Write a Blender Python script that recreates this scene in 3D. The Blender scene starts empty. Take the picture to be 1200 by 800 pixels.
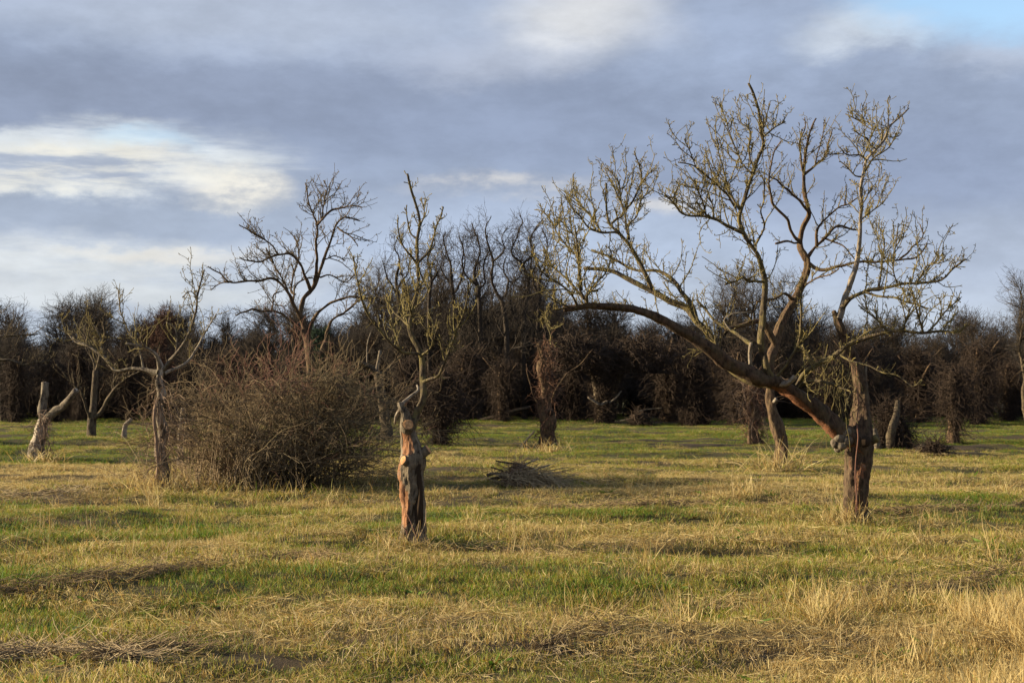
import bpy, math, random
import numpy as np
from mathutils import Vector

# ------------------------------------------------------------------ camera, world, sun, exposure
sc = bpy.context.scene
COL = sc.collection
W_PX, H_PX, F_PX = 1200.0, 800.0, 1667.0
EYE = 1.7
PITCH = math.atan((448 - 400) / F_PX)
cd = bpy.data.cameras.new('camera'); cam = bpy.data.objects.new('camera', cd); COL.objects.link(cam)
cd.sensor_width = 36.0; cd.lens = F_PX / W_PX * 36.0
cd.clip_start = 0.1; cd.clip_end = 6000
cam.location = (0, 0, EYE); cam.rotation_euler = (math.pi / 2 + PITCH, 0, 0)
sc.camera = cam

SUN_EL, SUN_AZ = math.radians(16.5), math.radians(-83.0)      # azimuth from +Y (view direction), negative = towards the left
SUN_DIR = Vector((math.sin(SUN_AZ) * math.cos(SUN_EL), math.cos(SUN_AZ) * math.cos(SUN_EL), math.sin(SUN_EL)))
sd = bpy.data.lights.new('sun', 'SUN'); sun = bpy.data.objects.new('sun', sd); COL.objects.link(sun)
sd.energy = 5.0; sd.angle = math.radians(0.5); sd.color = (1.0, 0.84, 0.58)
sun.rotation_euler = SUN_DIR.to_track_quat('Z', 'Y').to_euler(); sun.location = (-60, 0, 40)

sc.view_settings.view_transform = 'Standard'; sc.view_settings.look = 'None'
sc.view_settings.exposure = 1.45; sc.view_settings.gamma = 1.0
try: sc.view_settings.use_curve_mapping = False
except Exception: pass

class NT:
    """a small helper for writing node trees"""
    def __init__(s, tree):
        s.t = tree; tree.nodes.clear()
    def n(s, kind, ins=None, **kw):
        nd = s.t.nodes.new(kind)
        for k, v in kw.items(): setattr(nd, k, v)
        for k, v in (ins or {}).items():
            if isinstance(v, bpy.types.NodeSocket): s.t.links.new(v, nd.inputs[k])
            else: nd.inputs[k].default_value = v
        return nd
    def m(s, op, a, b=0.0, c=None, clamp=False):
        nd = s.t.nodes.new('ShaderNodeMath'); nd.operation = op; nd.use_clamp = clamp
        for i, v in enumerate((a, b, c)):
            if v is None: continue
            if isinstance(v, bpy.types.NodeSocket): s.t.links.new(v, nd.inputs[i])
            else: nd.inputs[i].default_value = v
        return nd.outputs[0]
    def mix(s, f, a, b, mode='MIX'):
        nd = s.t.nodes.new('ShaderNodeMix'); nd.data_type = 'RGBA'; nd.blend_type = mode
        for i, v in ((0, f), (6, a), (7, b)):
            if isinstance(v, bpy.types.NodeSocket): s.t.links.new(v, nd.inputs[i])
            elif i == 0: nd.inputs[0].default_value = v
            else: nd.inputs[i].default_value = (*v[:3], 1)
        return nd.outputs[2]
    def ss(s, x, lo, hi, a=0.0, b=1.0):
        nd = s.t.nodes.new('ShaderNodeMapRange'); nd.interpolation_type = 'SMOOTHSTEP'
        s.t.links.new(x, nd.inputs[0])
        for i, v in ((1, lo), (2, hi), (3, a), (4, b)): nd.inputs[i].default_value = v
        return nd.outputs[0]

def build_world():
    w = bpy.data.worlds.new('World'); sc.world = w; w.use_nodes = True
    g = NT(w.node_tree)
    sky = g.n('ShaderNodeTexSky', sky_type='NISHITA', sun_disc=False)
    sky.sun_elevation = SUN_EL; sky.sun_rotation = SUN_AZ
    sky.air_density = 1.0; sky.dust_density = 0.6; sky.ozone_density = 1.5
    tc = g.n('ShaderNodeTexCoord'); d = tc.outputs['Generated']
    sx = g.n('ShaderNodeSeparateXYZ', {0: d})
    az = g.m('ARCTAN2', sx.outputs[0], sx.outputs[1])
    el = g.m('ARCSINE', sx.outputs[2])
    # flattened direction: cloud detail is drawn out sideways, more so towards the horizon
    stretch = g.n('ShaderNodeVectorMath', {0: d, 1: (1.0, 1.0, 2.3)}, operation='MULTIPLY').outputs[0]
    def noise(scale, detail=6, rough=0.55, off=(0, 0, 0), vec=stretch):
        v = g.n('ShaderNodeVectorMath', {0: vec, 1: off}, operation='ADD').outputs[0]
        return g.n('ShaderNodeTexNoise', {'Vector': v, 'Scale': scale, 'Detail': detail, 'Roughness': rough}).outputs['Fac']
    na, nb = noise(5.0, 5, 0.55, (3.1, 0, 7)), noise(5.5, 5, 0.55, (9, 4, 2))
    nf = noise(11.0, 9, 0.62, (1, 8, 3))
    nl = noise(24.0, 8, 0.62, (6, 2, 9))
    nbig = noise(2.6, 4, 0.5, (5, 5, 1))
    u = g.m('ADD', az, g.m('MULTIPLY', g.m('SUBTRACT', na, 0.5), 0.16))
    v = g.m('ADD', g.m('ADD', el, g.m('MULTIPLY', g.m('SUBTRACT', nb, 0.5), 0.034)), g.m('MULTIPLY', g.m('SUBTRACT', nf, 0.5), 0.045))
    flat = g.n('ShaderNodeVectorMath', {0: d, 1: (1.0, 1.0, 7.0)}, operation='MULTIPLY').outputs[0]
    ns = noise(7.0, 7, 0.6, (2, 7, 4), vec=flat)
    def blob(px, py, rx, ry, soft=0.9):
        a = g.m('DIVIDE', g.m('SUBTRACT', u, math.atan((px - 600) / F_PX)), rx / F_PX)
        b = g.m('DIVIDE', g.m('SUBTRACT', v, math.atan((448 - py) / F_PX)), ry / F_PX)
        r = g.m('SQRT', g.m('ADD', g.m('MULTIPLY', a, a), g.m('MULTIPLY', b, b)))
        return g.ss(r, 1 + soft * 0.5, 1 - soft * 0.6)
    K = 1.0
    def c(r, gg, b):                        # a colour of the photograph's sky, as light
        f = lambda x: ((x / 255 + 0.055) / 1.055) ** 2.4 if x > 10 else x / 255 / 12.92
        return (f(r) * K * .98, f(gg) * K * 1.015, f(b) * K)
    col = g.mix(g.ss(el, 0.0, 0.16), c(186, 193, 207), c(152, 163, 188))          # grey-blue cloud deck, paler to the horizon
    def put(col, m, color, amt=1.0):
        return g.mix(g.m('MULTIPLY', m, amt) if amt != 1 else m, col, color)
    col = put(col, blob(300, 128, 620, 52, 1.1), c(134, 143, 166), 0.9)          # dark underside of the big cloud
    col = put(col, blob(760, 150, 420, 60, 1.2), c(141, 152, 178), 0.8)
    col = put(col, blob(1040, 215, 260, 55, 1.2), c(142, 153, 180), 0.8)
    col = put(col, blob(380, 215, 300, 20, 1.2), c(142, 152, 174), 0.5)
    col = put(col, blob(90, 256, 330, 26, 1.0), c(155, 164, 183), 0.85)
    col = put(col, blob(250, 20, 330, 45, 1.3), c(168, 175, 193), 0.8)
    col = put(col, blob(670, 22, 95, 46, 1.3), c(214, 212, 215), 0.85)
    col = put(col, blob(560, 70, 120, 24, 1.4), c(170, 175, 192), 0.7)
    col = put(col, blob(860, 60, 150, 50, 1.3), c(160, 172, 199), 0.7)
    col = put(col, g.m('MULTIPLY', blob(20, 200, 330, 40, 0.45), g.m('MULTIPLY', g.ss(ns, 0.40, 0.60, 0.12, 1.0), g.ss(nf, 0.30, 0.55, 0.45, 1.0))), c(206, 209, 215))                # the bright break
    bluegap = blob(165, 182, 55, 13, 1.2)
    col = put(col, g.m('MULTIPLY', blob(285, 222, 60, 28, 0.7), g.ss(nl, 0.32, 0.55, 0.45, 1.0)), c(230, 223, 214), 0.9)
    col = put(col, g.m('MULTIPLY', blob(40, 208, 170, 26, 0.8), g.ss(ns, 0.42, 0.60, 0.1, 1.0)), c(224, 219, 212))
    col = put(col, g.m('MULTIPLY', blob(90, 312, 290, 30, 0.9), g.ss(ns, 0.36, 0.6, 0.3, 1.0)), c(206, 208, 213), 0.95)
    col = put(col, blob(190, 298, 90, 8, 1.2), c(224, 218, 212), 0.9)
    col = put(col, blob(100, 345, 240, 12, 1.2), c(205, 207, 212), 0.8)
    col = put(col, g.m('MULTIPLY', blob(610, 224, 100, 13, 1.3), g.ss(nl, 0.36, 0.62, 0.15, 1.0)), c(202, 198, 199), 0.8)
    col = put(col, g.m('MULTIPLY', blob(790, 236, 60, 16, 1.3), g.ss(nl, 0.36, 0.62, 0.2, 1.0)), c(208, 202, 200), 0.8)
    col = put(col, blob(640, 290, 360, 45, 1.3), c(174, 186, 210), 0.7)
    col = put(col, blob(1120, 300, 170, 40, 1.2), c(168, 177, 198), 0.7)
    topr = blob(1150, -4, 165, 60, 0.8)
    col = put(col, blob(1010, 48, 75, 22, 1.2), c(200, 206, 219), 0.9)
    col = put(col, blob(1165, 78, 60, 18, 1.2), c(176, 184, 204), 0.8)
    # soft billows over everything
    bill = g.m('ADD', g.m('MULTIPLY', g.ss(nf, 0.25, 0.75), 0.12), g.m('MULTIPLY', g.ss(nbig, 0.25, 0.75), 0.16))
    bill = g.m('ADD', g.m('ADD', bill, 0.835), g.m('MULTIPLY', g.ss(nl, 0.3, 0.7), 0.13))
    colv = g.n('ShaderNodeVectorMath', {0: col, 'Scale': bill}, operation='SCALE').outputs[0]
    # open blue sky in the gaps
    clear = g.n('ShaderNodeVectorMath', {0: sky.outputs[0], 'Scale': 0.10}, operation='SCALE').outputs[0]
    gap = g.m('MAXIMUM', g.m('MULTIPLY', bluegap, 0.32), topr)
    skycol = g.n('ShaderNodeMix', data_type='RGBA')
    g.t.links.new(gap, skycol.inputs[0])
    cl10 = g.n('ShaderNodeVectorMath', {0: colv, 'Scale': SKY_CLOUD / 0.10}, operation='SCALE').outputs[0]
    g.t.links.new(cl10, skycol.inputs[6]); g.t.links.new(sky.outputs[0], skycol.inputs[7])
    bg = g.n('ShaderNodeBackground', {'Color': skycol.outputs[2], 'Strength': 0.10})
    out = g.n('ShaderNodeOutputWorld'); g.t.links.new(bg.outputs[0], out.inputs[0])
SKY_CLOUD = 0.428          # exposure 1.45 brings this back to the photograph's cloud tones
build_world()

# ------------------------------------------------------------------ pixel -> place
def ray(px, py):
    x = (px - W_PX / 2) / F_PX; y = (H_PX / 2 - py) / F_PX
    c, s = math.cos(PITCH), math.sin(PITCH)
    return np.array((x, c - y * s, s + y * c))
def at(px, py, Y):
    r = ray(px, py); return r * (Y / r[1]) + np.array((0, 0, EYE))
def foot(px, py):
    r = ray(px, py); return r * (-EYE / r[2]) + np.array((0, 0, EYE))

# ------------------------------------------------------------------ noise and terrain
def _hash(ix, iy, iz):
    h = (ix * 374761393 + iy * 668265263 + iz * 2147483647 + 1274126177) & 0xFFFFFFFF
    h = ((h ^ (h >> 13)) * 1274126177) & 0xFFFFFFFF
    return ((h ^ (h >> 16)) & 0xFFFF) / 65535.0
def vnoise(x, y, z=0.0, seed=0):
    x, y, z = np.broadcast_arrays(np.asarray(x, float) + seed * 17.3, np.asarray(y, float) + seed * 7.7, np.asarray(z, float))
    ix, iy, iz = np.floor(x).astype(np.int64), np.floor(y).astype(np.int64), np.floor(z).astype(np.int64)
    fx, fy, fz = x - ix, y - iy, z - iz
    fx, fy, fz = fx * fx * (3 - 2 * fx), fy * fy * (3 - 2 * fy), fz * fz * (3 - 2 * fz)
    r = 0
    for dx in (0, 1):
        for dy in (0, 1):
            for dz in (0, 1):
                w = (fx if dx else 1 - fx) * (fy if dy else 1 - fy) * (fz if dz else 1 - fz)
                r = r + w * _hash(ix + dx, iy + dy, iz + dz)
    return r * 2 - 1
def fbm(x, y, z=0.0, seed=0, oct=3):
    a, f, r = 1.0, 1.0, 0
    for k in range(oct):
        r = r + a * vnoise(np.asarray(x) * f, np.asarray(y) * f, np.asarray(z) * f, seed + k * 3); a *= 0.5; f *= 2.03
    return r

def gz(x, y):
    x = np.asarray(x, float); y = np.asarray(y, float)
    near = np.clip((70 - y) / 20, 0, 1) * np.clip((60 - np.abs(x)) / 20, 0, 1) * np.clip((y + 20) / 10, 0, 1)
    z = 0.05 * vnoise(x * 0.16, y * 0.3, seed=1) + 0.065 * vnoise(x * 0.7, y * 1.1, seed=2) + 0.034 * vnoise(x * 2.3, y * 3.1, seed=3)
    # old mowing rows that run across the field
    row = np.sin((y - 0.10 * x + 0.5 * vnoise(x * 0.15, y * 0.15, seed=4)) * 2 * np.pi / 2.9)
    z = z + 0.035 * row
    # rough clods of earth in the far part
    far = np.clip((y - 30) / 6, 0, 1)
    z = z + far * 0.07 * np.maximum(0, vnoise(x * 0.9, y * 0.7, seed=6))
    return z * near
def g1(x, y): return float(gz(x, y))
def gpt(px, py):
    r = ray(px, py); z = 0.0
    for _ in range(6):
        p = r * ((z - EYE) / r[2]) + np.array((0, 0, EYE)); z = 0.5 * z + 0.5 * g1(p[0], p[1])
    p[2] = g1(p[0], p[1]); return p

Y_KEY = np.array([0, 8, 10, 11.5, 12.5, 13.5, 15, 16.5, 18, 20, 22, 25, 28, 31, 34, 40, 55, 70, 120])
S_KEY = np.array([.54, .54, .44, .28, .32, .56, .64, .54, .48, .56, .70, .76, .60, .34, .15, .04, .03, .08, .3])
def straw_at(x, y):
    s = np.interp(y - 0.06 * x, Y_KEY, S_KEY)
    s = s + 0.38 * vnoise(x * 0.22, y * 0.5, seed=11) + 0.34 * vnoise(x * 0.8, y * 1.5, seed=12) + 0.24 * vnoise(x * 2.6, y * 3.4, seed=13)
    s = s - 0.07 + np.clip((x - 1.0) / 4, 0, 0.3) * np.clip((14 - y) / 4, 0, 1)
    return np.clip(s, 0, 1)
def brown_at(x, y):
    b = np.clip(0.9 * vnoise(x * 0.35, y * 1.0, seed=21) + 0.7 * vnoise(x * 1.1, y * 2.2, seed=22) - 0.28, 0, 1)
    row = np.sin((y - 0.10 * x + 0.5 * vnoise(x * 0.15, y * 0.15, seed=4)) * 2 * np.pi / 2.9)
    b = b + 0.7 * np.clip(row - 0.55, 0, 1) * (vnoise(x * 0.5, y * 0.5, seed=23) > -0.2)
    b = b + np.clip((13 - y) / 4, 0, 1) * np.clip(0.9 * vnoise(x * 1.3, y * 1.9, seed=27) + 0.5 * vnoise(x * 4, y * 5, seed=28) + 0.12, 0, .85)
    far = np.clip((y - 31) / 5, 0, 1)
    b = b + far * np.clip(1.3 * vnoise(x * 0.16, y * 0.42, seed=24) + 0.9 * vnoise(x * 0.6, y * 0.9, seed=25) - 0.35, 0, 1)
    return np.clip(b, 0, 1)
# ------------------------------------------------------------------ materials
def mat(name):
    m = bpy.data.materials.new(name); m.use_nodes = True
    return m, NT(m.node_tree)
def finish(g, color, rough=0.9, bump=None, bump_d=0.01, spec=0.2, trans=None):
    ins = {'Base Color': color, 'Roughness': rough, 'Specular IOR Level': spec}
    b = g.n('ShaderNodeBsdfPrincipled', ins)
    if bump is not None:
        bn = g.n('ShaderNodeBump', {'Height': bump, 'Strength': 1.0, 'Distance': bump_d}); g.t.links.new(bn.outputs[0], b.inputs['Normal'])
    sh = b.outputs[0]
    if trans:
        tl = g.n('ShaderNodeBsdfTranslucent', {'Color': color})
        sh = g.n('ShaderNodeMixShader', {0: trans, 1: sh, 2: tl.outputs[0]}).outputs[0]
    o = g.n('ShaderNodeOutputMaterial'); g.t.links.new(sh, o.inputs[0])
def tint(g, name='tint', kind='GEOMETRY'):
    return g.n('ShaderNodeAttribute', attribute_name=name, attribute_type=kind).outputs['Fac']

def bark_mat(name, base, dark, lichen, moss=0.5, scale=9.0, bare=None, orange=None):
    """furrowed bark with lichen; an optional vertex value 'bare' shows peeled wood"""
    m, g = mat(name)
    co = g.n('ShaderNodeTexCoord').outputs['Object']
    st = g.n('ShaderNodeVectorMath', {0: co, 1: (1, 1, 0.35)}, operation='MULTIPLY').outputs[0]
    fur = g.n('ShaderNodeTexNoise', {'Vector': st, 'Scale': scale * 3.2, 'Detail': 8, 'Roughness': 0.65}).outputs['Fac']
    n1 = g.n('ShaderNodeTexNoise', {'Vector': co, 'Scale': scale, 'Detail': 6, 'Roughness': 0.6}).outputs['Fac']
    n2 = g.n('ShaderNodeTexNoise', {'Vector': co, 'Scale': scale * 0.35, 'Detail': 5, 'Roughness': 0.6}).outputs['Fac']
    n3 = g.n('ShaderNodeTexNoise', {'Vector': co, 'Scale': scale * 9, 'Detail': 4, 'Roughness': 0.6}).outputs['Fac']
    c = g.mix(g.ss(fur, 0.34, 0.62), dark, base)
    lm = g.m('MULTIPLY', g.ss(n1, 0.42, 0.62), moss)
    c = g.mix(lm, c, lichen)
    c = g.mix(g.m('MULTIPLY', g.ss(n2, 0.52, 0.7), 0.45), c, dark)
    c = g.mix(g.m('MULTIPLY', g.ss(n3, 0.55, 0.75), 0.35), c, [min(1, x * 1.5) for x in base])
    h = g.m('ADD', fur, g.m('MULTIPLY', n3, 0.35))
    if bare:
        b = tint(g, 'bare')
        edge = g.m('ADD', b, g.m('MULTIPLY', g.m('SUBTRACT', n1, 0.5), 0.9))
        bm = g.ss(edge, 0.42, 0.56)
        st2 = g.n('ShaderNodeVectorMath', {0: co, 1: (1, 1, 0.06)}, operation='MULTIPLY').outputs[0]
        grain = g.n('ShaderNodeTexNoise', {'Vector': st2, 'Scale': 60, 'Detail': 5, 'Roughness': 0.6}).outputs['Fac']
        wc = g.mix(g.ss(grain, 0.35, 0.66), orange or [x * 0.5 for x in bare], bare)
        wc = g.mix(g.m('MULTIPLY', g.ss(n2, 0.5, 0.72), 0.55), wc, [x * 0.45 for x in bare])
        st3 = g.n('ShaderNodeVectorMath', {0: co, 1: (1, 1, 0.12)}, operation='MULTIPLY').outputs[0]
        crack = g.n('ShaderNodeTexNoise', {'Vector': st3, 'Scale': 28, 'Detail': 6, 'Roughness': 0.7}).outputs['Fac']
        wc = g.mix(g.m('MULTIPLY', g.ss(crack, .56, .62), .85), wc, (.05, .03, .018))
        wc = g.mix(g.m('MULTIPLY', g.ss(n1, .55, .7), .6), wc, (.22, .18, .14))
        c = g.mix(bm, c, wc)
        h = g.m('ADD', g.m('MULTIPLY', h, g.m('SUBTRACT', 1.0, g.m('MULTIPLY', bm, 0.6))), g.m('MULTIPLY', grain, 0.3))
    finish(g, c, 0.92, h, 0.03, 0.15)
    return m
def twig_mat(name, a, b, speck=None, amt=0.3):
    m, g = mat(name)
    t = tint(g)
    co = g.n('ShaderNodeTexCoord').outputs['Object']
    n = g.n('ShaderNodeTexNoise', {'Vector': co, 'Scale': 14, 'Detail': 3}).outputs['Fac']
    c = g.mix(g.m('ADD', g.m('MULTIPLY', t, 0.7), g.m('MULTIPLY', g.ss(n, 0.35, 0.65), 0.3)), a, b)
    if speck:
        c = g.mix(g.m('MULTIPLY', g.ss(n, 0.55, 0.68), amt), c, speck)
    finish(g, c, 0.9, None, 0, 0.15)
    return m
M = {}
M['bark_lichen'] = bark_mat('bark_lichen', (.115, .088, .055), (.035, .026, .018), (.19, .155, .055), 0.6, 9)
M['bark_apple'] = bark_mat('bark_apple', (.105, .066, .042), (.026, .017, .012), (.15, .12, .06), 0.3, 8, bare=(.27, .12, .06), orange=(.13, .055, .028))
M['bark_pollard'] = bark_mat('bark_pollard', (.19, .15, .105), (.03, .021, .014), (.27, .22, .15), 0.5, 8, bare=(.36, .185, .095), orange=(.17, .075, .036))
M['bark_grey'] = bark_mat('bark_grey', (.165, .13, .095), (.04, .03, .022), (.24, .205, .145), 0.5, 8, bare=(.42, .36, .28), orange=(.24, .19, .14))
M['bark_dark'] = bark_mat('bark_dark', (.105, .077, .052), (.028, .02, .014), (.14, .115, .06), 0.35, 7)
M['bark_mid'] = bark_mat('bark_mid', (.12, .075, .045), (.034, .022, .015), (.15, .11, .05), 0.35, 7)
M['dead_wood'] = bark_mat('dead_wood', (.29, .235, .175), (.11, .083, .06), (.36, .31, .235), 0.5, 12)
M['twig_lichen'] = twig_mat('twig_lichen', (.075, .06, .034), (.21, .172, .064), (.36, .24, .03), 0.22)
M['twig_olive'] = twig_mat('twig_olive', (.085, .066, .035), (.18, .145, .055), (.34, .23, .04), 0.2)
M['twig_dark'] = twig_mat('twig_dark', (.075, .055, .036), (.13, .10, .055))
M['twig_wood'] = twig_mat('twig_wood', (.03, .024, .019), (.052, .041, .032))
M['twig_grey'] = twig_mat('twig_grey', (.05, .041, .033), (.08, .065, .052))
M['twig_rust'] = twig_mat('twig_rust', (.075, .04, .028), (.12, .06, .038))
M['vine'] = twig_mat('vine', (.026, .018, .013), (.055, .037, .026))
M['vine_red_sunlit'] = twig_mat('vine_red_sunlit', (.085, .042, .026), (.19, .105, .065))  # reddish vines, with the brightness of sunlight put into the colour
M['vine_pale'] = twig_mat('vine_pale', (.14, .09, .06), (.26, .18, .12))
M['core'] = twig_mat('vine_shade', (.026, .018, .013), (.04, .027, .019))  # dark tone that paints the shade inside the vines
M['rose_red'] = twig_mat('rose_red', (.12, .055, .04), (.22, .12, .085))
M['rose_mid'] = twig_mat('rose_mid', (.085, .06, .036), (.21, .155, .088))
M['bark_wood'] = bark_mat('bark_wood', (.06, .045, .034), (.02, .015, .011), (.075, .06, .04), 0.3, 6)
M['rose_olive'] = twig_mat('rose_olive', (.075, .055, .033), (.155, .12, .064))
M['rose_pale'] = twig_mat('rose_pale', (.20, .14, .085), (.36, .27, .16))
M['evergreen'] = twig_mat('evergreen', (.02, .035, .02), (.035, .055, .03))
M['hay'] = twig_mat('hay', (.17, .115, .065), (.42, .33, .19))
M['hay_or_shade_grey'] = twig_mat('hay_or_shade_grey', (.13, .09, .05), (.31, .225, .12))  # dull hay, also the tone of the shadows laid as strands
M['earth'] = bark_mat('earth', (.055, .038, .026), (.02, .014, .01), (.075, .055, .035), 0.4, 14)
def cut_mat():
    m, g = mat('sawn_wood')
    co = g.n('ShaderNodeTexCoord').outputs['Object']
    n = g.n('ShaderNodeTexNoise', {'Vector': co, 'Scale': 40, 'Detail': 5}).outputs['Fac']
    n2 = g.n('ShaderNodeTexNoise', {'Vector': co, 'Scale': 12, 'Detail': 4}).outputs['Fac']
    c = g.mix(g.ss(n, .35, .65), (.30, .15, .06), (.52, .29, .13))
    c = g.mix(g.m('MULTIPLY', g.ss(n2, .5, .7), .5), c, (.16, .08, .035))
    finish(g, c, 0.85, n, 0.006, 0.2)
    return m
M['cut'] = cut_mat()
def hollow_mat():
    m, g = mat('hollow_shade'); finish(g, (.035, .024, .016, 1), 1.0, None, 0, 0.05); return m  # near-black colour stands for the shade inside holes
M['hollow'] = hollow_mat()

def grass_mat(inst=True):
    m, g = mat('grass_blades' if inst else 'tussock_blades')
    s = tint(g, 'straw', 'INSTANCER' if inst else 'GEOMETRY')
    b = tint(g, 'brown', 'INSTANCER' if inst else 'GEOMETRY')
    r = tint(g, 'tint')                       # per blade
    hgt = tint(g, 'along')                    # 0 at the root, 1 at the tip
    pick = g.m('ADD', s, g.m('MULTIPLY', g.m('SUBTRACT', r, 0.5), 0.85))
    fr = g.m('FRACT', g.m('MULTIPLY', r, 7.3))
    green = g.mix(g.ss(s, .10, .34), g.mix(fr, (.055, .135, .012), (.14, .21, .022)), g.mix(fr, (.105, .16, .014), (.29, .295, .03)))
    straw = g.mix(g.m('FRACT', g.m('MULTIPLY', r, 5.1)), (.37, .265, .095), (.64, .52, .25))
    c = g.mix(g.ss(pick, 0.40, 0.58), green, straw)
    ochre = g.m('MULTIPLY', g.ss(g.m('FRACT', g.m('MULTIPLY', r, 13.7)), 0.64, 0.74), 0.75)
    c = g.mix(ochre, c, (.30, .165, .03))
    c = g.mix(g.m('MULTIPLY', b, 0.85), c, (.155, .10, .05))
    c = g.mix(g.m('MULTIPLY', g.ss(hgt, 0.5, 0.0), 0.35), c, (.20, .15, .06))     # yellowed blade bases
    finish(g, c, 0.6, None, 0, 0.25, trans=0.40)
    return m
M['grass'] = grass_mat(True); M['tussock'] = grass_mat(False)

def field_mat():
    m, g = mat('field_thatch')
    s, b = tint(g, 'straw'), tint(g, 'brown')
    co = g.n('ShaderNodeTexCoord').outputs['Object']
    n = g.n('ShaderNodeTexNoise', {'Vector': co, 'Scale': 45, 'Detail': 8, 'Roughness': 0.7}).outputs['Fac']
    n2 = g.n('ShaderNodeTexNoise', {'Vector': co, 'Scale': 5, 'Detail': 6, 'Roughness': 0.65}).outputs['Fac']
    c = g.mix(s, (.06, .085, .014), (.20, .145, .06))
    c = g.mix(g.ss(n, .4, .62), (.05, .038, .022), c)
    c = g.mix(g.m('MULTIPLY', g.ss(n2, .48, .66), .5), c, (.085, .06, .035))
    c = g.mix(g.m('MULTIPLY', b, 0.9), c, (.06, .042, .028))
    finish(g, c, 0.95, n, 0.02, 0.1)
    return m
M['field'] = field_mat()

# ------------------------------------------------------------------ mesh building
class MB:
    def __init__(s): s.v = []; s.q = []; s.t = []; s.tint = []; s.extra = {}; s.nv = 0
    def add(s, v, q=None, t=None, tint=None, **extra):
        v = np.asarray(v, np.float32).reshape(-1, 3); s.v.append(v)
        if q is not None and len(q): s.q.append(np.asarray(q, np.int32).reshape(-1, 4) + s.nv)
        if t is not None and len(t): s.t.append(np.asarray(t, np.int32).reshape(-1, 3) + s.nv)
        s.tint.append(np.full(len(v), 0.5, np.float32) if tint is None else np.broadcast_to(np.asarray(tint, np.float32), (len(v),)))
        for k, a in extra.items():
            s.extra.setdefault(k, []).append((s.nv, np.asarray(a, np.float32)))
        s.nv += len(v)
    def build(s, name, material, parent=None, loc=None, link=True):
        v = np.concatenate(s.v)
        q = np.concatenate(s.q) if s.q else np.zeros((0, 4), np.int32)
        t = np.concatenate(s.t) if s.t else np.zeros((0, 3), np.int32)
        if loc is not None: v = v - np.asarray(loc, np.float32)
        me = bpy.data.meshes.new(name)
        me.vertices.add(len(v)); me.vertices.foreach_set('co', v.ravel())
        nl = len(q) * 4 + len(t) * 3
        me.loops.add(nl); me.loops.foreach_set('vertex_index', np.concatenate((q.ravel(), t.ravel())).astype(np.int32))
        me.polygons.add(len(q) + len(t))
        ls = np.concatenate((np.arange(len(q)) * 4, len(q) * 4 + np.arange(len(t)) * 3)).astype(np.int32)
        me.polygons.foreach_set('loop_start', ls)
        me.polygons.foreach_set('use_smooth', np.ones(len(ls), bool))
        me.update(calc_edges=True)
        a = me.attributes.new('tint', 'FLOAT', 'POINT'); a.data.foreach_set('value', np.concatenate(s.tint))
        for k, parts in s.extra.items():
            arr = np.zeros(len(v), np.float32)
            for st, x in parts: arr[st:st + len(x)] = x
            a = me.attributes.new(k, 'FLOAT', 'POINT'); a.data.foreach_set('value', arr)
        me.materials.append(material)
        o = bpy.data.objects.new(name, me)
        if link: COL.objects.link(o)
        if parent is not None: o.parent = parent
        elif loc is not None: o.location = loc
        return o

def tubes(mb, P, R, sides=3, tint=None):
    """N polylines of n points (N,n,3) with radii (N,n) as tubes"""
    P = np.asarray(P, np.float64); N, n, _ = P.shape
    if N == 0: return
    R = np.broadcast_to(R, (N, n))
    T = np.gradient(P, axis=1); T /= np.linalg.norm(T, axis=2, keepdims=True) + 1e-9
    mean = P[:, -1] - P[:, 0]
    ref = np.zeros((N, 3)); ref[np.arange(N), np.argmin(np.abs(mean), axis=1)] = 1
    U = np.cross(T, ref[:, None, :]); U /= np.linalg.norm(U, axis=2, keepdims=True) + 1e-9
    V = np.cross(T, U)
    a = np.arange(sides) * 2 * np.pi / sides
    vv = P[:, :, None, :] + R[:, :, None, None] * (np.cos(a)[None, None, :, None] * U[:, :, None, :] + np.sin(a)[None, None, :, None] * V[:, :, None, :])
    i = np.arange(n - 1)[:, None]; j = np.arange(sides)[None, :]; j2 = (j + 1) % sides
    q = np.stack((i * sides + j, i * sides + j2, (i + 1) * sides + j2, (i + 1) * sides + j), -1).reshape(-1, 4)
    q = (q[None] + (np.arange(N) * n * sides)[:, None, None]).reshape(-1, 4)
    tt = None if tint is None else np.repeat(np.broadcast_to(tint, (N,)), n * sides)
    mb.add(vv.reshape(-1, 3), q, None, tt)

def spline(pts, rad, step):
    """Catmull-Rom through pts with radii, resampled"""
    P = np.asarray(pts, float); r = np.asarray(rad, float)
    A = np.hstack((P, r[:, None]))
    A = np.vstack((2 * A[0] - A[1], A, 2 * A[-1] - A[-2]))
    out = []
    for i in range(1, len(A) - 2):
        L = np.linalg.norm(A[i + 1, :3] - A[i, :3]); k = max(1, int(math.ceil(L / step)))
        t = (np.arange(k) / k)[:, None]
        p0, p1, p2, p3 = A[i - 1], A[i], A[i + 1], A[i + 2]
        out.append(0.5 * ((2 * p1) + (-p0 + p2) * t + (2 * p0 - 5 * p1 + 4 * p2 - p3) * t ** 2 + (-p0 + 3 * p1 - 3 * p2 + p3) * t ** 3))
    out.append(A[-2:-1])
    B = np.vstack(out)
    return B[:, :3], np.maximum(B[:, 3], 0.001)

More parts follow.
